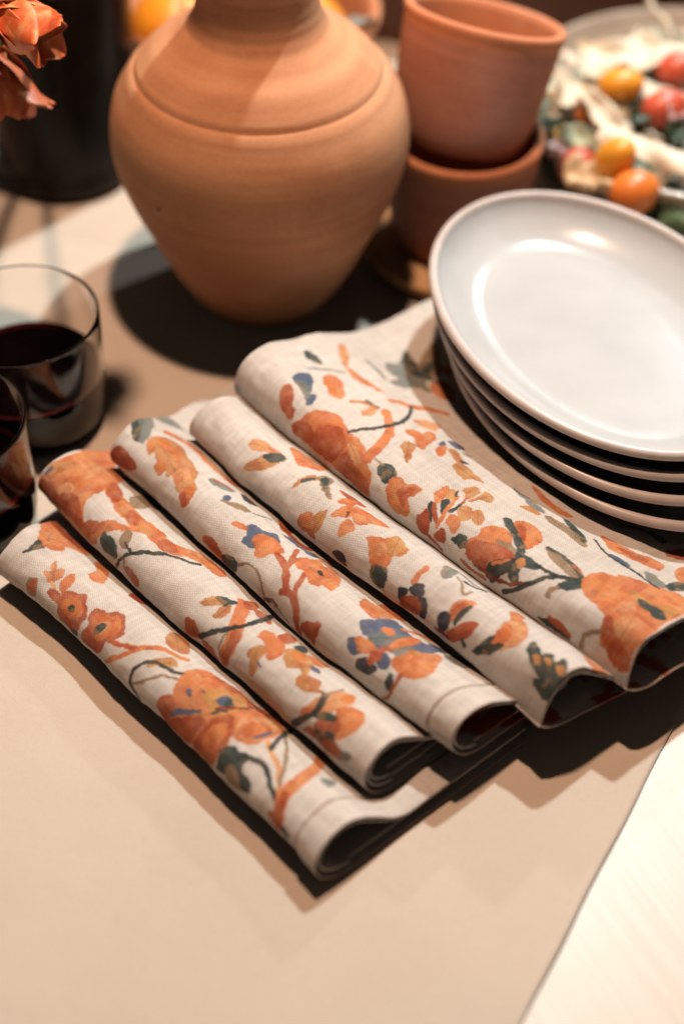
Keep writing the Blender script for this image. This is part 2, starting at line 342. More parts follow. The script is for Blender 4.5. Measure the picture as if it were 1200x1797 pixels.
# colours of the print (linear)
PAL = {'O': (0.61, 0.195, 0.062), 'R': (0.43, 0.095, 0.034), 'D': (0.20, 0.038, 0.020), 'L': (0.66, 0.30, 0.13),
       'Y': (0.53, 0.235, 0.080), 'G': (0.040, 0.062, 0.058), 'g': (0.15, 0.178, 0.165), 'B': (0.080, 0.108, 0.180),
       'N': (0.030, 0.034, 0.054), 'T': (0.29, 0.195, 0.115), 'K': (0.030, 0.038, 0.036)}
LINEN = np.array([0.660, 0.597, 0.545])
PRINT = """
0,P,O,0.0:-985 1929 -973 1999 -813 1964 -662 1936 -604 1971 -599 1901 -651 1866 -670 1824 -655 1768 -707 1726 -755 1712 -844 1796
0,P,L,0.0:-827 1810 -830 1880 -762 1824 -755 1761
0,P,R,0.0:-961 1992 -816 1978 -599 1971 -647 1943 -763 1915
0,P,G,0.0:-752 1614 -760 1670 -766 1719 -713 1705 -730 1670
0,P,L,0.0:-570 1607 -550 1628 -594 1691 -546 1656 -522 1684 -492 1663 -490 1628 -497 1586 -531 1586
0,S,L,5.7:-497 1586 -451 1565
0,P,O,0.0:-433 1593 -461 1635 -450 1705 -409 1649 -404 1600 -392 1572
0,P,T,0.0:-610 1474 -611 1523 -571 1544 -551 1516 -530 1467 -569 1446
0,P,R,0.0:-600 1474 -596 1516 -576 1537 -555 1488 -560 1467
0,P,R,0.0:-476 1530 -446 1565 -396 1544 -376 1516 -426 1516
0,P,R,0.0:-370 1509 -402 1565 -381 1607 -325 1628 -295 1656 -252 1614 -213 1593 -186 1544 -190 1502 -202 1446 -272 1446 -338 1453
0,P,O,0.0:-361 1537 -358 1593 -301 1607 -232 1572 -231 1523 -295 1502
0,P,G,0.0:-311 1544 -297 1558 -276 1537 -286 1523
0,P,R,0.0:-144 1488 -136 1544 -182 1579 -176 1635 -134 1656 -109 1656 -75 1698 -9 1691 21 1663 62 1621 58 1572 18 1544 20 1502 13 1460 -81 1439 -136 1446
0,P,O,0.0:-127 1565 -154 1600 -130 1635 -78 1649 -42 1677 14 1642 35 1600 8 1579 -16 1523 -81 1523
0,P,L,0.0:-82 1565 -81 1607 -48 1621 -17 1572 -31 1544
0,P,G,0.0:-86 1537 -87 1572 -64 1600 -47 1579 -56 1537
0,S,O,10.0:38 1551 132 1586 197 1621 236 1670 297 1719 361 1740 406 1775
0,S,R,5.5:38 1551 132 1586 197 1621 242 1663
0,S,O,8.2:75 1446 158 1544 186 1593 219 1642
0,P,Y,0.0:205 1817 193 1873 271 1901 359 1817 330 1768 259 1754
0,P,Y,0.0:312 1586 315 1642 364 1705 415 1698 393 1663 352 1628
0,S,K,5.9:490 1698 443 1663 365 1642 312 1621 277 1572 260 1516 274 1467 327 1439 361 1411
0,S,T,4.5:495 1649 427 1621 387 1579 350 1516 303 1474
0,P,O,0.0:-411 1775 -432 1852 -519 1929 -454 1950 -366 1866 -328 1803 -348 1761 -373 1761
0,P,R,0.0:-163 1859 -178 1915 -84 1908 -102 1873
0,P,B,0.0:-236 1432 -188 1460 -176 1432 -220 1411
0,P,O,0.0:532 1579 503 1614 482 1677 483 1740 529 1817 612 1838 717 1866 817 1894 904 1929 1000 1950 1046 1845 1046 1719 1016 1663 962 1635 928 1621 946 1572 947 1502 928 1432 851 1411 790 1411 779 1446 720 1411 653 1418 559 1404 505 1467 491 1509 523 1551
0,P,R,0.0:497 1488 499 1523 532 1558 584 1530 590 1467 660 1516 707 1572 776 1586 765 1516 729 1418 638 1418 559 1404
0,P,R,0.0:794 1446 795 1516 795 1600 844 1698 907 1642 937 1565 944 1488 925 1446 850 1418
0,P,O,0.0:837 1495 827 1558 847 1635 882 1628 912 1558 893 1488
0,P,L,0.0:921 1656 899 1719 917 1845 988 1887 1032 1810 1010 1691 956 1649
0,P,O,0.0:940 1677 930 1733 966 1824 1011 1803 1000 1698
0,P,R,0.0:596 1824 691 1866 817 1894 946 1929 895 1894 823 1838 724 1810
0,P,Y,0.0:654 1670 656 1747 709 1817 773 1859 835 1775 813 1705 775 1656 720 1656
0,P,B,0.0:728 1691 717 1733 737 1768 788 1761 808 1733 768 1698
0,P,G,0.0:747 1747 773 1761 808 1733 783 1719
0,P,B,0.0:583 1481 599 1537 666 1579 713 1614 701 1579 639 1523
0,P,B,0.0:566 1635 579 1656 611 1635 598 1621
0,P,B,0.0:627 1684 642 1691 653 1677 643 1677
0,P,B,0.0:1005 1698 1012 1754 1022 1817 1039 1775 1020 1712
0,S,Y,6.5:692 1565 757 1628 790 1656
0,S,G,3.7:767 1635 779 1670 803 1698
0,S,D,4.7:764 1670 829 1761 839 1901
0,S,D,6.6:858 1880 913 1915 997 1922
0,P,G,0.0:966 1474 948 1544 966 1586 1020 1593 1069 1607 1082 1558 1104 1530 1165 1523 1194 1488 1142 1467 1087 1502 1035 1516 1031 1474 975 1446
0,P,T,0.0:1025 1481 1045 1523 1109 1488 1136 1446 1077 1439
0,S,K,10.0:1041 1579 1088 1621 1152 1642 1219 1614 1265 1579 1347 1551
0,S,L,10.0:1072 1740 1137 1705 1212 1691 1278 1635 1341 1565
0,S,T,6.4:1064 1873 1177 1775 1247 1684 1288 1621
0,S,K,9.3:1042 1950 1070 1831 1107 1733
0,S,O,23.3:1212 2055 1286 1929 1332 1789 1338 1670 1354 1600 1384 1530 1420 1460
0,S,R,15.3:1354 1600 1390 1523 1415 1460
0,S,N,12.2:1454 1467 1477 1453
0,P,g,0.0:1392 1817 1407 1845 1434 1880 1457 1803
0,P,R,0.0:1113 2027 1178 2034 1308 2013 1251 1978
0,P,R,0.0:1336 1481 1375 1488 1383 1446
1,P,O,0.0:-1167 1420 -1130 1504 -1133 1630 -1128 1749 -1178 1938 -1180 2085 -1111 2015 -1012 1966 -892 1924 -871 1966 -820 1840 -792 1742 -780 1665 -782 1595 -765 1539 -722 1490 -690 1469 -601 1539 -550 1588 -445 1630 -329 1672 -408 1623 -506 1553 -558 1483 -561 1427 -608 1392 -715 1420 -853 1427 -1013 1413
1,P,L,0.0:-982 1511 -945 1574 -892 1560 -934 1497
1,P,L,0.0:-1013 1679 -1023 1812 -942 1791 -907 1665
1,P,Y,0.0:-1135 1546 -1132 1609 -1082 1672 -1028 1658 -1067 1574 -1093 1518
1,P,R,0.0:-690 1469 -601 1539 -564 1532 -590 1483 -625 1441
1,S,B,7.5:-1130 1518 -1119 1574
1,P,R,0.0:-981 1434 -887 1539 -797 1532 -733 1483 -695 1448 -827 1448
1,P,R,0.0:-1156 1427 -1082 1490 -950 1476 -817 1462 -891 1427 -1029 1413
1,S,O,40.1:-771 1749 -664 1721 -552 1707 -436 1686 -351 1714 -250 1707 -176 1707 -110 1770 -54 1840
1,P,R,0.0:-754 1707 -820 1812 -734 1798 -664 1728 -674 1693
1,P,R,0.0:-536 1672 -558 1735 -473 1728 -435 1665
1,P,R,0.0:-234 1672 -233 1749 -133 1728 -165 1665
1,P,Y,0.0:-632 1714 -584 1714 -547 1679 -589 1672
1,P,Y,0.0:-409 1672 -335 1707 -298 1679 -366 1658
1,P,T,0.0:-654 1798 -687 1917 -611 1938 -563 1840 -585 1777
1,P,G,0.0:-703 1945 -660 1980 -573 1973 -552 1917 -633 1924
1,P,G,0.0:-526 1469 -532 1511 -464 1518 -399 1497 -372 1462 -408 1441 -482 1434
1,P,T,0.0:-416 1546 -429 1602 -392 1616 -359 1574 -342 1539 -379 1525
1,S,K,7.1:-368 1392 -350 1448 -315 1511 -258 1560 -191 1616 -133 1658 -70 1700 -26 1735 -3 1784
1,S,K,5.1:-374 1553 -327 1539 -284 1532
1,S,T,4.6:-319 1476 -286 1441
1,P,R,0.0:-286 1448 -229 1462 -158 1434 -187 1392 -247 1420
1,P,O,0.0:-39 1819 -25 1889 109 1875 122 1819 41 1805
1,P,R,0.0:227 1469 296 1469 332 1420 257 1378
1,P,R,0.0:354 1420 432 1427 502 1378 534 1378 419 1364
1,P,Y,0.0:232 1588 248 1658 280 1686 317 1665 279 1616
1,P,G,0.0:258 1665 292 1707 346 1735 333 1686 306 1665
1,P,Y,0.0:349 1574 332 1630 339 1693 375 1644 375 1602
1,S,G,4.7:327 1658 342 1749
1,S,O,30.8:355 1784 429 1686 480 1602 524 1546 532 1497 529 1420
1,S,R,20.4:507 1581 530 1539 532 1497 535 1413
1,P,R,0.0:341 1812 382 1868 425 1798 395 1756
1,P,R,0.0:425 1798 461 1840 553 1798 503 1770
1,S,K,11.3:341 1434 404 1518 465 1588 513 1672 515 1791 490 1875
1,S,T,4.1:466 1553 469 1490 489 1441
1,P,O,0.0:608 1651 588 1700 623 1742 659 1721 697 1735 752 1686 771 1630 755 1595 724 1588 702 1623 650 1651
1,P,R,0.0:656 1749 656 1812 722 1826 719 1742
1,P,Y,0.0:641 1539 639 1581 681 1630 708 1581 720 1539 732 1511 736 1469 702 1490 678 1539
1,S,B,3.0:715 1539 747 1532
1,P,Y,0.0:803 1651 768 1693 784 1756 840 1777 897 1770 934 1707 946 1651 910 1658 872 1644 856 1623
1,P,O,0.0:806 1693 815 1749 863 1742 879 1686
1,P,Y,0.0:956 1588 946 1637 984 1658 1032 1672 1062 1630 1094 1637 1051 1602 1014 1581
1,P,B,0.0:919 1721 953 1742 983 1721 960 1700
1,P,G,0.0:768 1756 770 1826 816 1805 806 1763
1,P,O,0.0:841 1791 908 1819 943 1840 929 1763
1,P,L,0.0:1078 1483 1094 1553 1110 1630 1135 1700 1202 1735 1235 1693 1220 1616 1179 1567 1129 1511
1,P,O,0.0:1082 1497 1116 1553 1147 1567 1138 1525
1,P,O,0.0:1226 1609 1260 1665 1314 1679 1359 1644 1368 1588 1344 1525 1305 1497 1269 1546
1,P,O,0.0:1176 1686 1197 1735 1225 1700 1207 1665
1,P,R,0.0:1173 1490 1210 1560 1252 1581 1297 1525 1260 1469 1208 1462
1,P,R,0.0:1219 1427 1280 1483 1350 1469 1393 1434 1312 1413
1,S,K,12.3:1065 1392 1098 1455 1135 1504 1142 1553 1110 1630
1,S,T,3.4:1110 1630 1123 1679 1139 1735
1,P,G,0.0:1155 1518 1184 1560 1247 1574 1227 1546 1176 1518
1,P,G,0.0:1179 1441 1212 1476 1246 1455 1209 1420
1,P,G,0.0:1247 1490 1283 1504 1301 1483 1270 1476
1,P,g,0.0:1367 1462 1418 1476 1435 1469 1413 1441
1,P,R,0.0:1127 1406 1172 1455 1208 1427 1172 1420
2,P,G,0.0:-1043 1693 -1072 1763 -1038 1784 -925 1665 -856 1609 -916 1616
2,P,g,0.0:-1072 1763 -1091 1868 -1002 1826 -906 1735 -839 1630 -868 1616 -940 1686
2,P,g,0.0:-1074 1868 -1093 1980 -1011 2015 -907 1994 -856 2022 -920 1973 -974 1924
2,P,R,0.0:-980 1413 -970 1469 -938 1518 -848 1518 -773 1490 -784 1462 -900 1420
2,P,Y,0.0:-840 1665 -839 1721 -772 1777 -704 1791 -626 1770 -525 1742 -440 1707 -413 1658 -350 1630 -340 1588 -323 1518 -355 1511 -398 1546 -445 1553 -472 1588 -526 1602 -541 1574 -590 1602 -594 1553 -647 1560 -675 1602 -743 1630 -754 1602
2,P,O,0.0:-842 1707 -729 1742 -583 1693 -619 1686 -733 1693
2,P,O,0.0:-408 1560 -375 1616 -336 1602 -323 1518 -360 1518
2,P,R,0.0:-398 1546 -371 1574 -328 1525 -349 1518
2,P,L,0.0:-521 1602 -507 1686 -420 1637 -435 1574
2,P,O,0.0:-663 1574 -656 1616 -604 1588 -610 1560
2,P,O,0.0:-828 1658 -804 1672 -755 1637 -766 1609
2,S,O,17.7:-860 1819 -774 1868 -673 1896 -529 1875 -419 1875 -296 1910
2,P,g,0.0:-358 1735 -357 1784 -310 1798 -246 1826 -263 1763 -305 1742
2,S,R,6.9:-345 1770 -315 1805 -268 1819
2,P,B,0.0:-210 1707 -214 1756 -182 1749 -166 1693
2,P,T,0.0:-192 1686 -167 1707 -138 1749 -92 1784 -48 1770 -89 1728 -141 1707
2,P,N,0.0:-216 1861 -185 1889 -97 1882 -122 1847 -154 1833
2,S,g,3.4:-75 1770 -17 1791 41 1868
2,P,R,0.0:-128 1441 -72 1483 -12 1462 59 1427 -8 1406
2,P,O,0.0:-26 1630 7 1665 40 1658 26 1637
2,P,R,0.0:61 1917 111 1938 171 1931 139 1882
2,P,B,0.0:94 1595 79 1644 39 1672 46 1721 88 1735 131 1749 167 1791 227 1763 239 1728 186 1700 157 1665 191 1637 162 1602 121 1588
2,P,O,0.0:137 1644 128 1700 180 1728 244 1735 304 1714 305 1672 270 1644 257 1609 216 1588 181 1623
2,S,O,8.1:-21 1630 20 1644 45 1658
2,S,R,14.8:305 1672 387 1651 436 1623 481 1581 524 1546
2,S,R,11.0:413 1651 384 1714 340 1777 330 1812
2,S,R,7.9:418 1651 400 1714 406 1805
2,S,R,14.6:503 1532 540 1553 588 1539 637 1511 668 1462 697 1406
2,S,R,11.7:582 1546 550 1588 536 1637 513 1686
2,P,O,0.0:449 1686 411 1735 416 1805 440 1882 489 1861 517 1889 577 1889 640 1840 674 1735 631 1714 620 1679 578 1665 529 1686 491 1700
2,S,Y,4.9:502 1763 567 1763 589 1791
2,P,K,0.0:524 1770 530 1798 572 1770 551 1756
2,P,R,0.0:50 1924 111 1917 259 1903 331 1931 303 1854 177 1882
2,P,B,0.0:172 1840 226 1882 308 1868 375 1910 424 1903 374 1854 270 1847
2,S,R,8.1:435 1917 502 1945 586 1959
2,P,R,0.0:710 1469 759 1511 805 1532 805 1476 807 1420 730 1434
2,P,G,0.0:43 1434 88 1476 147 1469 151 1413 111 1385 47 1385
2,S,T,4.5:163 1462 202 1518 276 1532 346 1504 394 1441
2,S,G,12.3:398 1406 467 1455 499 1448
2,S,T,3.9:468 1448 544 1434 601 1406
2,P,O,0.0:823 1805 801 1882 858 1903 881 1987 965 1994 1009 1994 989 1896 952 1791 907 1770
2,P,B,0.0:940 1679 962 1777 999 1889 1059 1882 1165 1854 1230 1896 1281 1987 1302 1861 1275 1777 1220 1714 1195 1658 1137 1630 1084 1616 1030 1644 1004 1630
2,P,g,0.0:1030 1644 1066 1735 1126 1798 1176 1812 1166 1714 1110 1651
2,P,O,0.0:1040 1749 1060 1791 1101 1770 1082 1735
2,P,O,0.0:1159 1672 1153 1742 1165 1854 1200 1875 1207 1749 1196 1679
2,P,g,0.0:1185 1658 1203 1707 1231 1770 1262 1707 1243 1658
2,P,B,0.0:997 1525 968 1560 984 1588 1021 1581 1075 1553 1035 1511
2,P,O,0.0:1005 1581 1015 1616 1084 1623 1126 1609 1111 1574 1059 1553
2,P,N,0.0:1088 1462 1073 1504 1101 1546 1149 1546 1198 1532 1180 1490 1130 1469
2,P,B,0.0:1137 1581 1147 1623 1200 1623 1233 1588 1213 1546 1170 1553
2,P,R,0.0:1121 1616 1142 1651 1174 1651 1163 1630 1164 1560 1150 1532 1123 1546
2,P,O,0.0:1227 1616 1238 1665 1259 1728 1295 1805 1337 1875 1377 1777 1411 1693 1391 1630 1349 1595 1280 1595
2,P,Y,0.0:1243 1728 1257 1763 1285 1770 1273 1707
2,S,O,9.9:1089 1861 1144 1952 1214 1987 1298 1994
2,P,g,0.0:1341 1903 1351 2015 1412 2015 1453 1987 1413 1910
2,P,B,0.0:1216 1917 1255 1959 1315 1994 1290 1889
2,S,R,7.7:1317 1581 1320 1525 1324 1448 1299 1413
2,P,G,0.0:1280 1497 1265 1553 1298 1532 1303 1483
3,P,L,0.0:-368 2787 -351 2843 -268 2871 -192 2885 -241 2829 -306 2780
3,P,Y,0.0:-292 2661 -261 2724 -230 2794 -186 2808 -142 2822 -171 2738 -229 2682
3,P,G,0.0:-236 2787 -218 2850 -155 2878 -152 2822 -188 2787
3,P,O,0.0:-228 3004 -169 3039 -81 3060 -10 3102 11 2990 -61 2906 -152 2941
3,P,Y,0.0:47 2752 38 2822 61 2906 111 2885 72 2836 55 2787
3,P,G,0.0:48 2815 65 2864 89 2878 69 2815
3,P,T,0.0:98 2906 88 2976 129 2997 196 2885 271 2822 200 2843
3,P,G,0.0:118 2899 109 2969 189 2878 182 2864
3,P,R,0.0:251 2927 322 2969 413 2969 354 2913
3,P,O,0.0:316 2836 317 2878 359 2941 380 2878
3,P,O,0.0:359 2752 366 2815 397 2885 461 2913 607 2927 558 2864 515 2822 502 2801 451 2815 405 2787
3,P,L,0.0:442 2829 473 2864 507 2843 482 2815
3,P,O,0.0:476 2696 444 2738 442 2787 494 2780 502 2745
3,P,O,0.0:206 2605 202 2661 248 2703 271 2661 289 2626 256 2584
3,P,Y,0.0:299 2640 274 2703 312 2759 327 2724 344 2675 321 2626
3,S,D,4.2:427 2794 409 2822
3,P,R,0.0:244 2598 306 2619 341 2591
3,P,O,0.0:604 2766 618 2794 675 2829 697 2899 745 2871 799 2878 806 2822 774 2773 783 2731 784 2689 727 2668 677 2710 645 2745
3,P,Y,0.0:691 2829 713 2899 791 2864 782 2794 743 2773
3,P,L,0.0:657 2766 693 2801 737 2766 703 2731
3,P,G,0.0:730 2633 727 2668 794 2696 823 2661 826 2591 773 2591
3,S,T,3.0:833 2584 868 2542
3,P,N,0.0:480 2584 507 2626 561 2619 581 2556 528 2556
3,S,O,14.0:968 2738 955 2780 962 2836
3,P,N,0.0:929 2619 918 2661 954 2689 976 2675 974 2640 969 2570
3,P,N,0.0:975 2682 974 2724 1016 2752 1059 2724 1049 2689 1019 2668
3,P,N,0.0:1040 2668 1070 2703 1120 2661 1135 2598 1091 2577 1075 2640
3,P,R,0.0:975 2633 1040 2668 1086 2633 1077 2591 1003 2563 952 2549
3,P,g,0.0:1027 2878 1008 2962 1060 2976 1082 2885 1070 2850
3,S,g,4.0:1008 2962 1077 2983 1159 2969 1227 3004 1261 3032
3,S,T,4.5:1100 2920 1176 2878 1225 2822 1230 2885
3,S,N,6.0:1148 2920 1201 2941 1247 2997
3,P,O,0.0:1250 2689 1218 2738 1231 2787 1285 2836 1306 2794 1292 2731 1288 2689
3,P,R,0.0:1250 2703 1234 2745 1264 2801 1276 2752
3,S,G,11.7:1288 2689 1292 2731 1295 2794
3,P,N,0.0:1203 2633 1188 2668 1212 2710 1250 2696 1271 2640 1243 2591
3,P,R,0.0:1280 2619 1315 2682 1345 2724 1387 2745 1399 2696 1381 2654 1318 2591
3,P,D,0.0:1195 2591 1240 2605 1302 2591 1257 2577
3,S,N,6.8:1372 2640 1397 2619
3,P,L,0.0:1490 2682 1494 2759 1483 2850 1488 2941 1538 2948 1593 2892 1620 2808 1594 2745 1547 2696
3,P,O,0.0:1490 2682 1493 2745 1499 2850 1531 2850 1554 2780 1531 2703
3,P,O,0.0:1437 2969 1452 3004 1498 2997 1490 2906
3,P,G,0.0:1448 2633 1468 2682 1493 2745 1499 2696 1557 2738 1557 2710 1508 2661 1469 2633
3,P,G,0.0:1672 2794 1665 2857 1705 2843 1757 2801 1751 2836 1781 2857 1818 2822 1837 2843 1848 2871 1885 2843 1899 2787 1906 2738 1908 2689 1911 2661 1913 2647 1911 2661 1852 2668 1824 2675 1791 2689 1817 2703 1790 2724 1727 2752
3,P,Y,0.0:1718 2780 1735 2794 1765 2766 1748 2759
3,P,Y,0.0:1774 2808 1791 2822 1815 2794 1803 2787
3,P,Y,0.0:1853 2808 1872 2829 1893 2780
3,P,O,0.0:1847 3088 1894 3102 1942 3116 1990 3116 1975 3053 1960 3004
4,P,O,0.0:-305 2615 -286 2692 -265 2755 -225 2804 -151 2853 -55 2825 7 2797 80 2804 160 2776 206 2734 270 2706 308 2657 316 2559 187 2573 41 2594 -138 2608
4,P,R,0.0:-151 2748 -67 2797 7 2762 43 2699 11 2608 -111 2622 -159 2657
4,P,R,0.0:-305 2622 -280 2685 -212 2692 -123 2636 4 2615 -110 2608
4,P,L,0.0:41 2762 115 2755 190 2713 151 2692
4,P,R,0.0:65 2706 175 2678 292 2643 314 2573 187 2573 87 2594
4,S,O,23.4:211 2748 200 2825 170 2944 122 3021 40 3084 -22 3119
4,S,O,17.4:-96 3245 -57 3315 8 3343 56 3448 115 3532
4,S,K,7.9:-4 2811 26 2874 75 2972 102 3070 90 3168 45 3273 -4 3336
4,P,R,0.0:-485 2720 -497 2755 -474 2783 -423 2755 -383 2713 -349 2706 -347 2664 -398 2664
4,P,B,0.0:-503 2818 -530 2888 -490 2944 -411 2895 -378 2846 -418 2825
4,P,g,0.0:-480 2825 -462 2860 -383 2853 -344 2797 -406 2818
4,P,B,0.0:-333 2776 -355 2825 -343 2867 -304 2811 -305 2776
4,P,O,0.0:-421 2993 -453 3070 -384 3091 -294 3035 -244 2979 -279 2944 -347 2958
4,P,G,0.0:-688 3070 -676 3105 -579 3105 -556 3084 -625 3049
4,S,g,4.7:-546 2979 -522 3056 -481 3119 -433 3182
4,P,L,0.0:-668 3357 -667 3399 -557 3329 -467 3238 -385 3245 -304 3259 -164 3266 -252 3238 -341 3196 -450 3224 -536 3252
4,S,O,10.5:-443 3238 -327 3245 -211 3252
4,S,g,8.3:-502 3441 -402 3441 -309 3420
4,P,g,0.0:-463 3595 -425 3665 -518 3826 -422 3805 -338 3791 -255 3735 -212 3784 -210 3679 -99 3630 -178 3581 -201 3469 -268 3427 -287 3532 -370 3518
4,P,G,0.0:-447 3735 -500 3819 -404 3791 -309 3756 -224 3763 -299 3679
4,P,T,0.0:-397 3847 -478 4057 -263 3889 -236 3777 -308 3770
4,P,O,0.0:-178 3714 -150 3833 14 3721 -56 3644
4,S,Y,8.0:-187 3000 -144 3063 -75 3091
4,P,L,0.0:-73 2979 -87 3070 -68 3105 -38 3007
4,S,G,5.7:-149 3084 -68 3105
4,P,O,0.0:172 3098 176 3154 235 3175 233 3231 290 3224 318 3126 342 3056 296 3056 247 3098
4,P,Y,0.0:257 2972 254 3035 300 3035 336 2965 373 2902 307 2944
4,P,L,0.0:112 3231 147 3322 214 3357 230 3273
4,P,G,0.0:302 2741 295 2783 330 2811 386 2797 409 2755 388 2713 342 2720
4,S,T,3.3:244 2783 301 2783
4,P,O,0.0:419 2685 398 2748 426 2783 482 2776 522 2811 567 2804 562 2755 553 2706 597 2671 597 2629 531 2615 466 2629
4,P,R,0.0:479 2720 516 2783 562 2797 541 2713 552 2664
4,P,B,0.0:351 3189 344 3238 376 3217 374 3182
4,P,O,0.0:387 3126 374 3189 404 3196 438 3126 430 3098
4,P,Y,0.0:422 3203 453 3231 524 3189 558 3182 520 3147
4,P,B,0.0:357 3266 378 3301 449 3315 438 3259
4,P,N,0.0:518 3182 548 3203 576 3189 545 3161
4,P,Y,0.0:545 3098 544 3154 613 3154 657 3133 737 3126 688 3098 662 3056 594 3070
4,S,g,4.1:479 3259 532 3273
4,P,O,0.0:664 2818 633 2881 648 2944 674 2909 688 2846 698 2804
4,P,K,0.0:688 2727 663 2769 669 2790 721 2734 754 2685 719 2692
4,P,K,0.0:704 2825 706 2867 734 2860 754 2790 766 2755
4,P,R,0.0:668 2650 668 2692 688 2727 740 2664 761 2608 709 2608
4,S,R,10.7:692 2783 744 2727 792 2699
4,S,O,7.8:737 2916 766 2804 791 2713 795 2678
4,P,Y,0.0:684 2881 676 2937 710 2944 736 2902 712 2874
4,P,K,0.0:709 2923 706 2958 737 2916
4,P,Y,0.0:730 2979 741 3042 786 3035 798 2979 784 2944
4,S,R,3.4:784 2944 793 2895 789 2825
4,P,Y,0.0:812 2930 822 2986 816 3056 868 3063 880 3000 839 2986
4,S,G,6.8:788 2804 796 2846 792 2881
4,P,Y,0.0:818 2832 821 2888 866 2888 892 2846 879 2797
4,P,Y,0.0:898 2853 896 2916 962 2874 964 2818
4,P,O,0.0:812 2741 816 2790 873 2790 897 2741 893 2713 846 2727
4,P,R,0.0:807 2636 833 2692 864 2671 871 2629 827 2622
4,S,R,8.8:767 2608 821 2594 870 2580
4,P,O,0.0:997 2692 993 2734 1020 2769 1004 2818 1035 2874 1083 2909 1160 2867 1174 2825 1111 2811 1167 2783 1198 2727 1153 2678 1084 2650 1031 2657
4,P,O,0.0:1102 2937 1087 3021 1137 3056 1220 3035 1266 2979 1255 2923 1250 2867 1197 2909
4,P,R,0.0:1113 2930 1108 3000 1147 2993 1208 2902
4,S,G,19.1:1043 2972 1113 2930 1184 2895 1244 2853 1269 2783
4,P,G,0.0:914 2678 927 2713 965 2727 997 2692 984 2664 948 2678
4,P,T,0.0:1111 2811 1169 2839 1219 2825 1241 2769 1178 2783
4,P,R,0.0:1010 2685 1027 2734 1133 2783 1201 2797 1247 2769 1151 2692 1174 2629 1104 2636 1038 2650
4,P,K,0.0:1165 2671 1219 2748 1280 2783 1305 2727 1267 2678 1238 2601 1198 2622
4,S,O,4.7:1190 2692 1241 2755
4,P,G,0.0:1279 2706 1281 2748 1322 2734 1352 2678 1323 2678
4,P,G,0.0:1241 2811 1277 2832 1367 2825 1371 2797 1331 2776
4,P,Y,0.0:1280 2776 1286 2804 1320 2776 1309 2755
4,S,D,7.0:1104 2636 1191 2629 1242 2629 1333 2657 1403 2713
4,S,K,9.2:1367 2825 1440 2825 1522 2853 1588 2902
4,S,K,10.4:1309 2594 1383 2664 1414 2720 1444 2783 1480 2832
4,P,T,0.0:1310 2972 1368 2979 1436 2972 1492 2965 1579 2923 1536 2888 1457 2902 1385 2916
4,S,G,8.2:1317 2979 1403 2986 1492 2965 1583 2909
4,S,R,4.1:1481 2965 1552 2944
4,P,G,0.0:1583 2909 1620 2874 1592 2811 1529 2783 1537 2832
4,S,T,9.2:1529 2783 1514 2741 1522 2713
4,P,O,0.0:1584 2923 1598 2993 1620 3035 1692 3063 1686 3098 1770 3154 1883 3210 1976 3245 2061 3112 2039 2972 2044 2867 2039 2769 2037 2692 2051 2636 1988 2636 1944 2650 1869 2678 1843 2734 1812 2790 1718 2825 1657 2839
4,P,R,0.0:1837 2741 1841 2797 1918 2727 2010 2685 2032 2643 1975 2643 1906 2664
4,P,L,0.0:1822 2853 1829 2923 1873 2958 1900 2895 1862 2853
4,P,Y,0.0:1773 3028 1866 3035 1951 3070 2047 3098 2033 3007 1968 2993 1897 2972
4,P,G,0.0:1855 3000 1909 3021 1973 3028 2025 2993 1999 2965 1931 2972
4,P,L,0.0:1886 2769 1902 2860 1966 2874 1994 2769 1952 2727
4,S,T,7.9:1847 2706 1807 2678 1787 2643 1795 2615
4,S,Y,4.6:1780 3035 1863 3056 1968 3070
4,P,O,0.0:1398 3357 1481 3364 1597 3392 1674 3427 1746 3434 1752 3343 1671 3315 1581 3301 1491 3287
4,P,R,0.0:1510 3329 1611 3371 1678 3385 1632 3329
4,P,B,0.0:1528 3231 1596 3252 1666 3224 1620 3189
4,S,K,4.1:1402 3273 1503 3217 1616 3203 1714 3203 1862 3189
4,P,g,0.0:860 3252 935 3252 1032 3238 1104 3217 1032 3196 944 3224
4,P,Y,0.0:1003 3140 1043 3189 1100 3182 1061 3147
4,P,T,0.0:1120 3203 1238 3224 1313 3259 1412 3189 1390 3154 1295 3175 1191 3175
4,P,G,0.0:1199 3273 1264 3280 1335 3252 1390 3196 1286 3231
4,P,O,0.0:894 3385 997 3364 1098 3336 1189 3364 1168 3301 1036 3308
4,P,g,0.0:1742 3259 1796 3273 1872 3245 1841 3203 1780 3217
4,P,G,0.0:1871 3266 1877 3357 1900 3385 1934 3322 1907 3245
4,P,O,0.0:1808 3455 1813 3539 1891 3399 1859 3385
4,P,R,0.0:1659 3602 1709 3721 1759 3630 1698 3588
4,P,K,0.0:1529 2587 1593 2622 1656 2622 1731 2601 1661 2587
4,P,R,0.0:1593 2622 1644 2643 1721 2615 1686 2615
4,S,R,7.1:1013 2608 1073 2594 1186 2601
"""  # top napkin's far tan patch by the dishes is their cast shadow, painted in

def chaikin(P, closed, n=2):
    for _ in range(n):
        Q = []
        N = len(P)
        for i in range(N if closed else N - 1):
            a, b = P[i], P[(i + 1) % N]
            Q += [a * 0.75 + b * 0.25, a * 0.25 + b * 0.75]
        if not closed: Q = [P[0]] + Q + [P[-1]]
        P = Q
    return np.array(P)

def spline(P, per=4):
    """closed Catmull-Rom through the traced points, so tips and lobes keep their reach"""
    P = np.array(P); N = len(P); out = []
    for i in range(N):
        p0, p1, p2, p3 = P[i - 1], P[i], P[(i + 1) % N], P[(i + 2) % N]
        for t in np.arange(per) / per:
            out.append(0.5 * ((2 * p1) + (-p0 + p2) * t + (2 * p0 - 5 * p1 + 4 * p2 - p3) * t * t + (-p0 + 3 * p1 - 3 * p2 + p3) * t ** 3))
    return np.array(out)

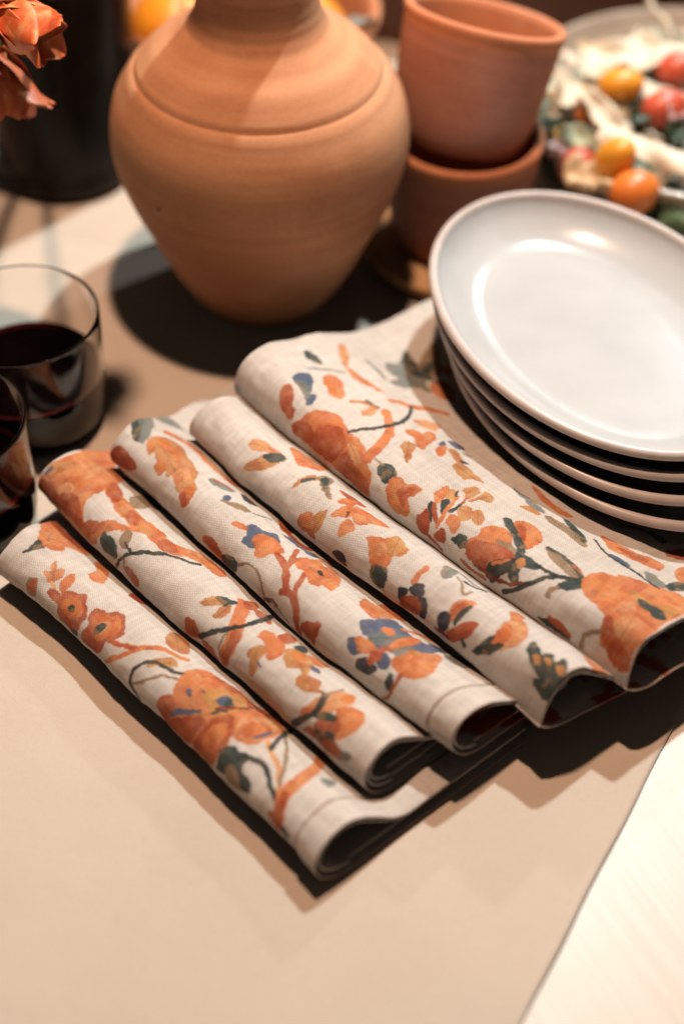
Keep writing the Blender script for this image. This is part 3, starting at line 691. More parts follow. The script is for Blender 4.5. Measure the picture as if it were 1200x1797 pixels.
_ng = {}
def vnoise(x, y, cell, seed):
    """smooth value noise on arrays"""
    if seed not in _ng: _ng[seed] = np.random.default_rng(seed).uniform(-1, 1, (257, 257))
    T = _ng[seed]; u = x / cell + 500.0; v = y / cell + 500.0
    iu = np.floor(u).astype(int); iv = np.floor(v).astype(int); fu = u - iu; fv = v - iv
    fu = fu * fu * (3 - 2 * fu); fv = fv * fv * (3 - 2 * fv)
    a = T[iu % 256, iv % 256]; b = T[(iu + 1) % 256, iv % 256]; c = T[iu % 256, (iv + 1) % 256]; d = T[(iu + 1) % 256, (iv + 1) % 256]
    return (a * (1 - fu) + b * fu) * (1 - fv) + (c * (1 - fu) + d * fu) * fv

def seg_dist(px, py, P, closed):
    d = np.full(px.shape, 1e9); N = len(P)
    ins = np.zeros(px.shape, bool)
    for i in range(N if closed else N - 1):
        ax, ay = P[i]; bx, by = P[(i + 1) % N]
        dx, dy = bx - ax, by - ay; q = dx * dx + dy * dy + 1e-18
        t = np.clip(((px - ax) * dx + (py - ay) * dy) / q, 0, 1)
        d = np.minimum(d, (px - ax - t * dx) ** 2 + (py - ay - t * dy) ** 2)
        if closed:
            c = ((ay > py) != (by > py)) & (px < dx * (py - ay) / (dy if abs(dy) > 1e-12 else 1e-12) + ax)
            ins ^= c
    return np.sqrt(d), ins

SHAPES = {}
for ln in PRINT.strip().split('\n'):
    if not ln.strip(): continue
    h, p = ln.split(':'); v = np.array([int(q) for q in p.split()], float).reshape(-1, 2) * 1e-4
    hh = h.split(',')
    SHAPES.setdefault(int(hh[0]), []).append((hh[1], hh[2], float(hh[3]) * 1e-4, v))

def _extra():
    e, z, L, s, lift = section(4); r_ = random.Random(21)
    for i in range(46):
        c = np.array([r_.uniform(-0.09, 0.22), np.interp(r_.uniform(0.098, 0.24), s[257:], L[257:])]); th = r_.uniform(0, 6.28); ln_ = r_.uniform(0.006, 0.013); wd = ln_ * r_.uniform(0.3, 0.6)
        q = [(-1, 0), (-0.6, 0.6), (0, 1), (0.55, 0.7), (1, 0.1), (0.5, -0.6), (-0.1, -0.9), (-0.6, -0.55)]
        P = np.array([c + np.array([math.cos(th) * x * ln_ - math.sin(th) * y * wd, math.sin(th) * x * ln_ + math.cos(th) * y * wd]) * r_.uniform(0.85, 1.15) for x, y in q])
        SHAPES[4].append(('P', r_.choice('OORYGgBLO'), 0.0, P))
        if i % 3 == 0: SHAPES[4].append(('S', 'K', 0.0006, np.array([c, c + np.array([math.cos(th + 0.4), math.sin(th + 0.4)]) * 0.012, c + np.array([math.cos(th + 0.9), math.sin(th + 0.9)]) * 0.022])))
_extra()

def paint(k, D, L):
    """the printed cloth colour at cloth coordinates (D along the fold, L across it)"""
    x = D + 0.00045 * vnoise(D, L, 0.0026, 1) + 0.00035 * vnoise(D, L, 0.0012, 2)
    y = L + 0.00045 * vnoise(D, L, 0.0026, 3) + 0.00035 * vnoise(D, L, 0.0012, 4)
    C = np.empty(D.shape + (3,)); C[:] = LINEN
    slub = 1 + 0.075 * vnoise(D, L * 0.10, 0.0011, 5) + 0.075 * vnoise(D * 0.10, L, 0.0011, 6) + 0.05 * vnoise(D, L, 0.03, 7)
    wash = vnoise(D, L, 0.006, 8) * 0.6 + vnoise(D, L, 0.0022, 9) * 0.4
    for n, (typ, col, hw, P) in enumerate(SHAPES.get(k, [])):
        lo = P.min(0) - hw - 0.003; hi = P.max(0) + hw + 0.003
        m = (x > lo[0]) & (x < hi[0]) & (y > lo[1]) & (y < hi[1])
        if not m.any(): continue
        px, py = x[m], y[m]
        if typ == 'P':
            d, ins = seg_dist(px, py, spline(P, 4), True); sd = np.where(ins, d, -d) + 0.00012
        else:
            d, ins = seg_dist(px, py, chaikin(list(P), False), False)
            sd = 0.00028 + 1.2 * hw * (1 + 0.25 * vnoise(px, py, 0.005, 30 + n % 7)) - d
        if typ == 'P' and col in 'ORYLgGT':
            sd = sd + 0.00055 + 0.00040 * vnoise(px, py, 0.0030, 80 + n % 11) + 0.0002 * vnoise(px, py, 0.0014, 95)
        a = np.clip(0.5 + sd / 0.00045, 0, 1); a = a * a * (3 - 2 * a)
        w = wash[m]; c0 = np.array(PAL[col])
        strk = vnoise(px * 0.35 + py * 0.6, py * 0.35 - px * 0.6, 0.0009, 70 + n % 5)
        thin = np.clip(0.07 + 0.18 * w + 0.08 * strk, 0, 0.6)
        if col in 'GKNBg': thin = np.clip(0.03 + 0.12 * w, 0, 0.4)
        cc = c0 * (1 - thin[:, None]) + LINEN * thin[:, None] * np.array([1.0, 0.78, 0.62])
        hue = vnoise(px, py, 0.008, 60 + n % 9)[:, None]
        if col in 'ORLY':
            cc = cc * (1 + hue * np.array([0.08, 0.26, 0.28]))
            dk = np.clip((vnoise(px, py, 0.0042, 110 + n % 13) - 0.30) / 0.15, 0, 1)[:, None]
            cc = cc * (1 - dk * np.array([0.12, 0.24, 0.26]))
        if col in 'Gg':
            oc = np.clip((vnoise(px, py, 0.0035, 130 + n % 13) - 0.38) / 0.12, 0, 1)[:, None] * 0.6
            cc = cc * (1 - oc) + np.array([0.32, 0.20, 0.10]) * oc
        if typ == 'P' and len(px):
            q = P - P.mean(0); ext = np.sqrt((q ** 2).sum(1)).max()
            if ext > 0.006:
                ax = np.linalg.svd(q, full_matrices=False)[2][0]; dx, dy = px - P[:, 0].mean(), py - P[:, 1].mean()
                if col in 'OR':                                     # petal veins running out from the heart
                    th = np.arctan2(dy, dx); rr = np.hypot(dx, dy)
                    v = np.abs(np.sin(th * 5.5 + 2.2 * vnoise(px, py, 0.006, 140)))
                    vein = np.clip((0.16 - v) / 0.10, 0, 1) * np.clip((rr - 0.0015) / 0.003, 0, 1) * np.clip(0.4 + vnoise(px, py, 0.004, 141), 0, 1)
                    cc = cc * (1 - vein[:, None] * np.array([0.25, 0.45, 0.5]))
                elif col in 'GgTYL':                                # midrib and side veins of a leaf
                    al_ = dx * ax[0] + dy * ax[1]; pe = np.abs(-dx * ax[1] + dy * ax[0])
                    vein = np.clip((0.00045 - pe) / 0.0003, 0, 1) + 0.6 * np.clip((0.2 - np.abs(np.sin((al_ - pe) * 1400))) / 0.12, 0, 1)
                    cc = cc * (1 - np.clip(vein, 0, 1)[:, None] * 0.35)
            ol = np.exp(-(sd / 0.00035) ** 2) * np.clip(0.15 + vnoise(px, py, 0.006, 150 + n % 5), 0, 1)
            cc = cc * (1 - ol[:, None] * np.array([0.22, 0.36, 0.38]))
        al = (a * (0.97 if col not in 'g' else 0.85))[:, None]
        C[m] = C[m] * (1 - al) + cc * al
    return np.clip(C * slub[..., None], 0.005, 0.95)

def linen_mat():
    t = NT('printed_linen')
    at = t.n('ShaderNodeAttribute', attribute_name='print'); uv = t.n('ShaderNodeUVMap', uv_map='cloth')
    sx = t.n('ShaderNodeSeparateXYZ'); t.l(uv.outputs[0], sx.inputs[0])
    nz = t.n('ShaderNodeTexNoise'); nz.inputs['Scale'].default_value = 0.22; nz.inputs['Detail'].default_value = 3; t.l(uv.outputs[0], nz.inputs['Vector'])
    wob = t.math('MULTIPLY', t.math('SUBTRACT', nz.outputs['Fac'], 0.5), 1.4)
    p = 0.70
    u = t.math('MULTIPLY', t.math('ADD', sx.outputs[0], wob), math.pi / p); v = t.math('MULTIPLY', t.math('ADD', sx.outputs[1], wob), math.pi / p)
    w = t.math('ADD', t.math('MULTIPLY', t.math('MULTIPLY', t.math('SINE', u), t.math('SINE', v)), 0.5), 0.5)
    gaps = t.math('MULTIPLY', t.math('ABSOLUTE', t.math('SINE', u)), t.math('ABSOLUTE', t.math('SINE', v)))
    g = t.math('ADD', t.math('MULTIPLY', w, 0.55), t.math('MULTIPLY', gaps, 0.45))
    shade = t.ramp(g, [(0.05, (0.50, 0.45, 0.40)), (0.6, (1.0, 1.0, 1.0)), (1.0, (1.12, 1.12, 1.12))])
    c = t.mixc(0.85, at.outputs['Color'], shade, 'MULTIPLY')
    t.l(c, t.b.inputs['Base Color'])
    t.setp(Roughness=0.9); t.b.inputs['Specular IOR Level'].default_value = 0.12
    t.b.inputs['Sheen Weight'].default_value = 0.12; t.b.inputs['Sheen Roughness'].default_value = 0.5
    t.bump(g, 0.8, 0.00035)
    return t.m
LM = linen_mat()
SEAM = simple('brown_thread', (0.20, 0.095, 0.06), 0.8)

def grid_cloth(name, X, D, L, colors, parent, thick=0.0007):
    a, b = D.shape; me = bpy.data.meshes.new(name)
    idx = np.arange(a * b).reshape(a, b)
    q = np.stack([idx[:-1, :-1], idx[1:, :-1], idx[1:, 1:], idx[:-1, 1:]], -1).reshape(-1, 4)
    me.vertices.add(a * b); me.vertices.foreach_set('co', X.reshape(-1).astype(np.float32))
    nq = len(q); me.loops.add(nq * 4); me.loops.foreach_set('vertex_index', q.reshape(-1).astype(np.int32))
    me.polygons.add(nq); me.polygons.foreach_set('loop_start', np.arange(0, nq * 4, 4, dtype=np.int32))
    me.polygons.foreach_set('loop_total', np.full(nq, 4, np.int32))
    me.polygons.foreach_set('use_smooth', np.ones(nq, bool))
    me.update(calc_edges=True)
    ca = me.color_attributes.new('print', 'FLOAT_COLOR', 'POINT')
    cc = np.ones((a * b, 4), np.float32); cc[:, :3] = colors.reshape(-1, 3); ca.data.foreach_set('color', cc.reshape(-1))
    uv = me.uv_layers.new(name='cloth'); uvv = np.stack([D, L], -1).reshape(-1, 2)[q.reshape(-1)] * 1000.0
    uv.data.foreach_set('uv', uvv.astype(np.float32).reshape(-1))
    me.materials.append(LM)
    o = link(bpy.data.objects.new(name, me), parent)
    s = o.modifiers.new('thick', 'SOLIDIFY'); s.thickness = thick; s.offset = -1; s.use_even_offset = False
    return o

HEM = {0: 0.0150, 2: 0.0150}
NAP_LABEL = ['floral linen napkin lowest in the fan, nearest the camera, with a large orange poppy',
             'floral linen napkin second from the front, with a broad orange branch at its far end',
             'floral linen napkin in the middle of the fan, with blue and orange flowers',
             'floral linen napkin second from the plates, with a dark green leaf at its near end',
             'floral linen napkin topmost in the fan, partly under the stacked plates']

def make_napkin(k):
    root = empty('folded_napkin', (0, 0, 0))
    tag(root, NAP_LABEL[k], 'napkin', 'napkins fanned out on the paper')
    e0, db, df, sk, ln, h, a, c, w, s1 = NAP[k]
    e, z, L, s, lift = section(k)
    iF, iT = 119, 257                                   # section indices where the fold starts and the top flap starts
    L0 = L[iF] - 0.004; L1 = np.interp(e0 + (0.075 if k < 4 else 0.150), e[iT:], L[iT:])
    step = 0.00056
    Ls = np.concatenate([np.arange(0, L0, 0.003), np.arange(L0, L1, step), np.arange(L1, L[-1], 0.003), [L[-1]]])
    length = df - db; ts = np.linspace(0, 1, int(length / step))
    X, D, LL = nap_points(k, ts, Ls, 0.0)
    colors = paint(k, D, LL)
    if k >= 2:                                          # print on the under flap
        n1 = vnoise(D, LL, 0.015, 44 + k) + 0.5 * vnoise(D, LL, 0.006, 54 + k); mk = (np.clip((n1 - 0.05) / 0.06, 0, 1) * (LL < L[iF] - 0.002))[..., None]
        colors = colors * (1 - mk) + np.array(PAL['R']) * 1.1 * mk
    Nn = grid_normals(X); X = X + Nn * (0.0007 * vnoise(D, LL, 0.017, 20 + k) + 0.00028 * vnoise(D * 0.6 + LL, LL * 0.6 - D, 0.006, 25 + k))[..., None]
    sI = np.interp(Ls, L, s); lI = np.interp(Ls, L, lift); frn = (df + sk * np.minimum(sI, 0.14) + ln * lI)[None, :] - D
    colors = colors * (1 - 0.45 * np.exp(-(frn / 0.0008) ** 2)[..., None] * np.array([0.7, 0.9, 1.0]))
    if k in HEM:                                        # the stitched hem: a pressed line and a brown thread
        sI = np.interp(Ls, L, s); lI = np.interp(Ls, L, lift); fr = df + sk * np.minimum(sI, 0.14) + ln * lI
        dist = fr[None, :] - D
        g = np.exp(-((dist - HEM[k]) / 0.0007) ** 2)
        colors = colors * (1 - 0.72 * g[..., None] * np.array([0.75, 0.9, 1.0]))
        Nn = grid_normals(X)
        X = X + Nn * (-0.0009 * g + 0.0005 * (1 / (1 + np.exp((dist - HEM[k]) / 0.0005))))[..., None]
    grid_cloth('outer_layer', X, D, LL, colors, root)
    # inner layers of the fold, seen in the open end
    for q in range(2 if k in (1, 3) else 1):
        ins = 0.0028 + 0.0026 * q
        e2, z2, L2, s2, lift2 = section(k, ins)
        Ls2 = np.concatenate([np.arange(0, L2[iF] - 0.004, 0.004), np.arange(L2[iF] - 0.004, L2[iT] + 0.05, 0.0012), np.arange(L2[iT] + 0.05, L2[-1], 0.004)])
        ts2 = np.linspace(0, 1, 140)
        X2, D2, LL2 = nap_points(k, ts2, Ls2, ins, np.where(Ls2 < L2[iF], (0.026 if k >= 3 else 0.0030) * (q + 1), 0.0012 * (q + 1)))
        C2 = np.empty(D2.shape + (3,)); C2[:] = LINEN * 0.97
        if k >= 2:
            n1 = vnoise(D2, LL2, 0.016, 40 + k) + 0.5 * vnoise(D2, LL2, 0.007, 50 + k); mk = np.clip((n1 - 0.22) / 0.06, 0, 1)[..., None]
            C2 = C2 * (1 - mk) + np.array(PAL['R']) * mk
        grid_cloth('inner_layer', X2, D2, LL2, C2, root)
    return root

def grid_normals(X):
    du = np.gradient(X, axis=0); dv = np.gradient(X, axis=1)
    n = np.cross(du, dv); n /= np.linalg.norm(n, axis=-1, keepdims=True) + 1e-12
    return n

for k in range(5): make_napkin(k)

# ------------------------------------------------------------------ terracotta jug
JUG_M = terracotta('jug_terracotta', (0.66, 0.335, 0.178), (0.44, 0.178, 0.084), True, 14, 0.42, (0.70, 0.46, 0.31))
def make_jug():
    pts = [(0.0, 0.0), (0.046, 0.0), (0.0505, 0.004), (0.0635, 0.0286), (0.0757, 0.057), (0.0876, 0.086), (0.0945, 0.1145), (0.0915, 0.142), (0.0815, 0.1610)]
    low = smooth_profile(pts[2:], 10)
    prof = [(0.0, 0.0), (0.046, 0.0), (0.0485, 0.0012)] + low[:-1]
    prof += [(0.0815, 0.1610), (0.0785, 0.1640), (0.0769, 0.1648), (0.0761, 0.1650), (0.0757, 0.1660), (0.0750, 0.1684), (0.0738, 0.1698)]
    up = smooth_profile([(0.0738, 0.1698), (0.064, 0.1795), (0.0525, 0.1865), (0.0425, 0.1945), (0.0372, 0.206), (0.0345, 0.225), (0.0340, 0.25), (0.0345, 0.272), (0.037, 0.288)], 12)
    for i, (r, z) in enumerate(up[1:]):
        ring = 0.00012 * math.sin(z * 900) * min(1, max(0, (z - 0.183) / 0.008)) if z < 0.26 else 0
        prof.append((r + ring, z))
    prof += [(0.0365, 0.2905), (0.035, 0.291), (0.033, 0.289), (0.030, 0.272), (0.029, 0.25), (0.029, 0.225), (0.032, 0.204), (0.05, 0.186), (0.07, 0.165), (0.086, 0.13), (0.07, 0.06), (0.045, 0.01), (0.0, 0.008)]
    V, F = lathe(prof, 144, 0.004, 3)
    o = mesh_obj('terracotta_jug', V, F, JUG_M, loc=(-0.0602, 0.2158, 0.0008))
    tag(o, 'large round bellied terracotta jug with a grooved shoulder, behind the napkins', 'jug')
    # a small dark firing speck
    sp = mesh_obj('firing_speck', [(0.0012 * math.cos(q), 0.0, 0.0012 * math.sin(q)) for q in np.linspace(0, 6.28, 9)[:-1]] + [(0, -0.0004, 0)],
                  [(i, (i + 1) % 8, 8) for i in range(8)], simple('soot', (0.05, 0.035, 0.03), 0.9), parent=o)
    ang = math.radians(-127); sp.location = (0.0946 * math.cos(ang), 0.0946 * math.sin(ang), 0.1115); sp.rotation_euler = (math.radians(-6), 0, ang + math.pi / 2)
    return o
make_jug()

# ------------------------------------------------------------------ terracotta cups and their saucer
CUP_M = terracotta('cup_terracotta', (0.50, 0.220, 0.150), (0.36, 0.140, 0.092), True, 22, 0.55, (0.50, 0.29, 0.24))
CUP_R = terracotta('cup_rim_terracotta', (0.60, 0.24, 0.12), (0.50, 0.18, 0.085), False, 30)
def cup_geo():
    pr = smooth_profile([(0.0400, 0.0), (0.0450, 0.007), (0.0485, 0.022), (0.0512, 0.047), (0.0535, 0.078)], 8)
    prof = [(0.0, 0.0), (0.037, 0.0)] + pr + [(0.0545, 0.0805), (0.0547, 0.0830), (0.0532, 0.0850), (0.0502, 0.0850), (0.0484, 0.0830), (0.0474, 0.079)]
    prof += [(0.0465, 0.050), (0.044, 0.026), (0.036, 0.010), (0.0, 0.009)]
    return lathe(prof, 112, 0.006, 5), len(prof)
(CV, CF), npf = cup_geo(); ncup = 112
ridx = []
for i in range(npf - 1): ridx += [1 if i >= npf - 12 else 0] * ncup
cup_c = (0.0740, 0.2710)
low_cup = mesh_obj('terracotta_cup', CV, CF, [CUP_M, CUP_R], mat_idx=ridx, loc=(cup_c[0], cup_c[1], 0.0075))
tag(low_cup, 'lower terracotta cup standing upright on the saucer', 'cup', 'stacked terracotta cups')
up_cup = low_cup.copy(); link(up_cup); up_cup.data = low_cup.data
up_cup.location = (0.0690, 0.2730, 0.0830)
up_cup.rotation_euler = (Vector((0.165, 0.270, 0.948)).to_track_quat('Z', 'Y').to_matrix() @ Matrix.Rotation(1.1, 3, 'Z')).to_euler()
up_cup['label'] = 'upper terracotta cup leaning inside the cup below'
sp = [(0.0, 0.0), (0.058, 0.0), (0.0615, 0.002), (0.0655, 0.009), (0.0670, 0.0115), (0.0662, 0.0130), (0.0625, 0.0125), (0.0585, 0.0095), (0.054, 0.0072), (0.0, 0.0066)]
V, F = lathe(sp, 96, 0.004, 8)
sauc = mesh_obj('cup_saucer', V, F, terracotta('saucer_clay', (0.66, 0.40, 0.21), (0.56, 0.31, 0.15), False), loc=(cup_c[0] - 0.002, cup_c[1] - 0.010, 0.0006))
tag(sauc, 'tan clay saucer under the stacked cups, beside the jug', 'saucer')

# ------------------------------------------------------------------ oval dishes
def glaze():
    t = NT('pale_glaze'); o = t.obj()
    f = t.noise(o, 25, 5); s = t.noise(o, 500, 2)
    c = t.ramp(f, [(0.3, (0.440, 0.445, 0.450)), (0.7, (0.490, 0.494, 0.498))])
    c = t.mixc(t.ramp(s, [(0.70, (0, 0, 0)), (0.78, (0.5, 0.5, 0.5))]), c, (0.50, 0.42, 0.36))
    t.l(c, t.b.inputs['Base Color']); t.setp(Roughness=0.20); t.b.inputs['Specular IOR Level'].default_value = 0.32
    t.b.inputs['Coat Weight'].default_value = 0.14; t.b.inputs['Coat Roughness'].default_value = 0.06
    t.bump(t.noise(o, 60, 3), 0.12, 0.0008)
    return t.m
GLZ = glaze()
RIMG = simple('rim_glaze', (0.54, 0.47, 0.44), 0.35, 0.08, 90, spec=0.5)
NAVY = simple('navy_glaze', (0.020, 0.026, 0.045), 0.4, 0.25, 40)
def dish_geo():
    A, B = 0.1272, 0.0920; V, F, M = [], [], []; n = 160
    rings = []
    hgt = 0.032
    for f in (0.02, 0.2, 0.45, 0.7, 0.9): rings.append(('s', f, 0.0062 + 0.0004 * f * f, 0))
    wall = smooth_profile([(0.0400, 0.0066), (0.0345, 0.0072), (0.0275, 0.0092), (0.0200, 0.0132), (0.0125, 0.0190), (0.0076, 0.0252), (0.0056, 0.0300)], 6)
    for w, zz in wall: rings.append(('w', w, zz, 0))
    for a_ in np.linspace(math.radians(20), math.radians(-160), 12):          # a rounded, slightly flared lip
        rings.append(('w', 0.0034 + 0.0034 * math.sin(a_ + math.radians(0)), 0.0288 + 0.0034 * math.cos(a_), 1))
    for w, zz in [(0.0062, 0.0226), (0.0120, 0.0166), (0.0210, 0.0110), (0.0290, 0.0058), (0.0370, 0.0030), (0.0400, 0.0006), (0.0415, 0.0), (0.0440, 0.0), (0.0450, 0.0016)]: rings.append(('w', w, zz, 2))
    for f in (0.8, 0.4, 0.02): rings.append(('u', f, 0.0024, 2))
    for typ, w, zz, mi in rings:
        for j in range(n):
            a = 2 * math.pi * j / n
            if typ == 'w': x, y = (A - w) * math.cos(a), (B - w) * math.sin(a)
            elif typ == 's': x, y = (A - 0.04) * w * math.cos(a), (B - 0.04) * w * math.sin(a)
            else: x, y = (A - 0.045) * w * math.cos(a), (B - 0.045) * w * math.sin(a)
            V.append((x, y, zz * 0.89))
    for i in range(len(rings) - 1):
        for j in range(n):
            a, b = i * n + j, i * n + (j + 1) % n
            F.append((a, b, b + n, a + n)); M.append(rings[i + 1][3])
    F.append(tuple(range(n - 1, -1, -1))); M.append(0); F.append(tuple(range((len(rings) - 1) * n, len(rings) * n))); M.append(2)
    return V, F, M
DV_, DF_, DM_ = dish_geo()
DISH = [((0.1473, 0.0825), 0.0935, 'pale grey oval dish on top of the stack, empty and catching the lamp light'),
        ((0.1507, 0.0779), 0.0820, 'pale rimmed oval dish second from the top of the stack'),
        ((0.1556, 0.0715), 0.0705, 'pale rimmed oval dish third from the top of the stack'),
        ((0.1615, 0.0630), 0.0590, 'pale rimmed oval dish at the bottom of the stack, resting on the napkin')]
dish0 = None
for i, ((x, y), zr, lab) in enumerate(DISH):
    if dish0 is None:
        o = mesh_obj('oval_dish', DV_, DF_, [GLZ, RIMG, NAVY], mat_idx=DM_); dish0 = o
    else:
        o = dish0.copy(); link(o)
    o.location = (x, y, zr - 0.0285); o.rotation_euler = (0, 0, math.radians(-63.03) + 0.015 * (i % 2))
    tag(o, lab, 'dish', 'stacked oval dishes')

# ------------------------------------------------------------------ wine tumblers
def glass_mat():
    t = NT('clear_glass'); t.setp(Roughness=0.0, IOR=1.40); t.b.inputs['Base Color'].default_value = (0.97, 0.97, 0.96, 1)
    t.b.inputs['Transmission Weight'].default_value = 1.0
    f = t.noise(t.obj(), 40, 2); t.bump(f, 0.05, 0.0004)
    return t.m
GLASS = glass_mat()
def wine_mat(name, col, spec):
    t = NT(name); f = t.noise(t.obj(), 30, 2)
    t.l(t.ramp(f, [(0.3, col), (0.7, tuple(c * 1.2 for c in col))]), t.b.inputs['Base Color']); t.setp(Roughness=0.03, IOR=1.34)
    t.b.inputs['Specular IOR Level'].default_value = spec
    return t.m
WINE = [wine_mat('red_wine_body', (0.0015, 0.0003, 0.0004), 0.0), wine_mat('red_wine_surface', (0.0018, 0.0003, 0.0004), 0.4), wine_mat('red_wine_edge', (0.030, 0.003, 0.003), 0.3)]
def tumbler(loc, label, rotz=0.0):
    root = empty('wine_tumbler', loc, (0, 0, rotz)); tag(root, label, 'glass', 'tumblers of red wine')
    outer = smooth_profile([(0.0385, 0.0012), (0.0425, 0.0045), (0.0448, 0.013), (0.0462, 0.035), (0.0470, 0.060), (0.0472, 0.0785)], 6)
    prof = [(0.0, 0.0014), (0.030, 0.0010), (0.0365, 0.0)] + outer + [(0.0470, 0.0797), (0.0464, 0.0802), (0.0458, 0.0797), (0.0456, 0.0785)]
    inner = smooth_profile([(0.0456, 0.0785), (0.0453, 0.060), (0.0444, 0.035), (0.0430, 0.017), (0.0400, 0.0072), (0.034, 0.0050)], 6)[1:]
    prof += inner + [(0.0, 0.0046)]
    V, F = lathe(prof, 112); mesh_obj('glass_wall', V, F, GLASS, parent=root)
    lv = 0.0365
    wi = [(r + 0.0004, z - 0.0003) for r, z in inner if z < lv - 0.001][::-1]
    prof = [(0.0, 0.0043)] + wi + [(0.0448, lv - 0.0006), (0.0446, lv + 0.0004), (0.0432, lv - 0.0002), (0.0410, lv - 0.0006), (0.0, lv - 0.0006)]
    V, F = lathe(prof, 112); nr = len(prof) - 1
    mi = []
    for q in range(nr): mi += [(2 if q in (nr - 3, nr - 2) else (1 if q == nr - 1 else 0))] * 112
    mesh_obj('wine', V, F, WINE, parent=root, mat_idx=mi)
    return root
tumbler((-0.1947, 0.0759, 0.0008), 'tumbler of dark red wine standing behind the napkin ends, below the jug')
tumbler((-0.2218, -0.0155, 0.0008), 'tumbler of red wine at the left edge, cut off by the frame', 0.4)

# ------------------------------------------------------------------ fruit bowl behind the jug
BOWL_M = terracotta('bowl_terracotta', (0.60, 0.26, 0.13), (0.50, 0.19, 0.09), False)
bp = smooth_profile([(0.050, 0.0), (0.068, 0.012), (0.086, 0.038), (0.0955, 0.070), (0.0990, 0.0800)], 6)
prof = [(0.0, 0.0)] + bp + [(0.1000, 0.0840), (0.0985, 0.0870), (0.0945, 0.0870), (0.0915, 0.0840)] + [(0.086, 0.068), (0.075, 0.040), (0.055, 0.015), (0.0, 0.008)]
V, F = lathe(prof, 112, 0.005, 12)
fb = mesh_obj('fruit_bowl', V, F, BOWL_M, loc=(-0.0834, 0.4470, 0.0008)); tag(fb, 'round terracotta bowl of oranges behind the jug', 'bowl')
def orange_mat():
    t = NT('orange_peel'); o = t.obj(); f = t.noise(o, 35, 3)
    t.l(t.ramp(f, [(0.3, (0.80, 0.24, 0.012)), (0.7, (0.88, 0.33, 0.022))]), t.b.inputs['Base Color']); t.setp(Roughness=0.38)
    v = t.n('ShaderNodeTexVoronoi'); v.inputs['Scale'].default_value = 420; t.l(o, v.inputs['Vector']); t.bump(v.outputs['Distance'], 0.4, 0.0006)
    return t.m
ORM = orange_mat(); LEAF = simple('dark_leaf', (0.030, 0.052, 0.026), 0.42, 0.35, 45); LEAF2 = simple('mid_leaf', (0.075, 0.115, 0.055), 0.45, 0.3, 45)
def leaf_mesh(name, length, width, mat, curl=0.25, parent=None, fold=0.2, n=14, thick=0.0006):
    V, F = [], []; half = 5
    for i in range(n + 1):
        t = i / n; w = width * 0.5 * (math.sin(math.pi * t ** 0.8) ** 0.8) * (1 + 0.05 * math.sin(t * 31))
        for j in range(-half, half + 1):
            q = j / half
            V.append((t * length, q * w, -curl * length * t * t + fold * abs(q) * w + 0.02 * length * math.sin(t * 9 + q * 2) * abs(q)))
    m_ = 2 * half + 1
    for i in range(n):
        for j in range(m_ - 1):
            a = i * m_ + j; F.append((a, a + 1, a + m_ + 1, a + m_))
    o = mesh_obj(name, V, F, mat, parent=parent); s = o.modifiers.new('thick', 'SOLIDIFY'); s.thickness = thick; s.offset = 0
    return o
def orange(loc, r, label, rot):
    root = empty('orange', loc, rot); tag(root, label, 'orange', 'oranges in the terracotta bowl')
    prof = [(r * 0.04, -0.93 * r)] + [(r * math.sin(a) , -r * 0.95 * math.cos(a)) for a in np.linspace(0.12, math.pi - 0.12, 30)] + [(r * 0.06, 0.915 * r), (0, 0.90 * r)]
    V, F = lathe([(0, -0.925 * r)] + prof, 48, 0.006, 4); mesh_obj('peel', V, F, ORM, parent=root)
    V, F = tube([(0, 0, 0.89 * r), (0.001, 0, 0.97 * r)], 0.0018, 7); mesh_obj('stem', V, F, LEAF2, parent=root)
orange((-0.137, 0.412, 0.0780), 0.036, 'orange at the left of the fruit bowl, just above the jug shoulder', (0.4, 0.2, 0))
orange((-0.041, 0.415, 0.0760), 0.036, 'orange at the right of the fruit bowl, beside a dark leaf', (0.9, 0.3, 1))
orange((-0.090, 0.475, 0.0830), 0.037, 'orange at the back of the fruit bowl', (0.2, -0.3, 2))
for i, (loc, rot, ln_, wd, mt) in enumerate([((-0.020, 0.384, 0.092), (0.3, 0.3, 0.6), 0.045, 0.024, LEAF), ((-0.005, 0.400, 0.096), (-0.2, 0.1, 1.2), 0.04, 0.02, simple('grey_leaf', (0.22, 0.25, 0.21), 0.5, 0.2, 50)), ((-0.03, 0.392, 0.078), (0.5, 0.5, 0.1), 0.045, 0.03, LEAF)]):
    lf = leaf_mesh('orange_leaf', ln_, wd, mt); lf.location = loc; lf.rotation_euler = rot
    tag(lf, ['dark green leaf lying beside the right hand orange in the bowl', 'pale grey green leaf at the bowl rim near the cups', 'dark leaf tucked low under the right hand orange'][i], 'leaf')

# ------------------------------------------------------------------ dark vase with orange tulips at the left
VM = NT('smoked_glass'); VM.b.inputs['Base Color'].default_value = (0.014, 0.011, 0.010, 1); VM.setp(Roughness=0.22, IOR=1.45); VM.b.inputs['Specular IOR Level'].default_value = 0.10
VM.l(VM.ramp(VM.noise(VM.obj(), 30, 4), [(0.3, (0.010, 0.008, 0.007)), (0.7, (0.022, 0.017, 0.014))]), VM.b.inputs['Base Color'])
vp = smooth_profile([(0.048, 0.0), (0.0515, 0.004), (0.053, 0.012), (0.0505, 0.020), (0.052, 0.035), (0.056, 0.09), (0.059, 0.15), (0.061, 0.185)], 6)
prof = [(0.0, 0.0)] + vp + [(0.0615, 0.1875), (0.060, 0.188), (0.058, 0.186), (0.056, 0.15), (0.050, 0.05), (0.0, 0.04)]
V, F = lathe(prof, 96)
vase_c = (-0.217, 0.350)
vase = mesh_obj('glass_vase', V, F, VM.m, loc=(vase_c[0], vase_c[1], 0.0008)); tag(vase, 'tall dark smoked glass vase holding the orange tulips', 'vase')
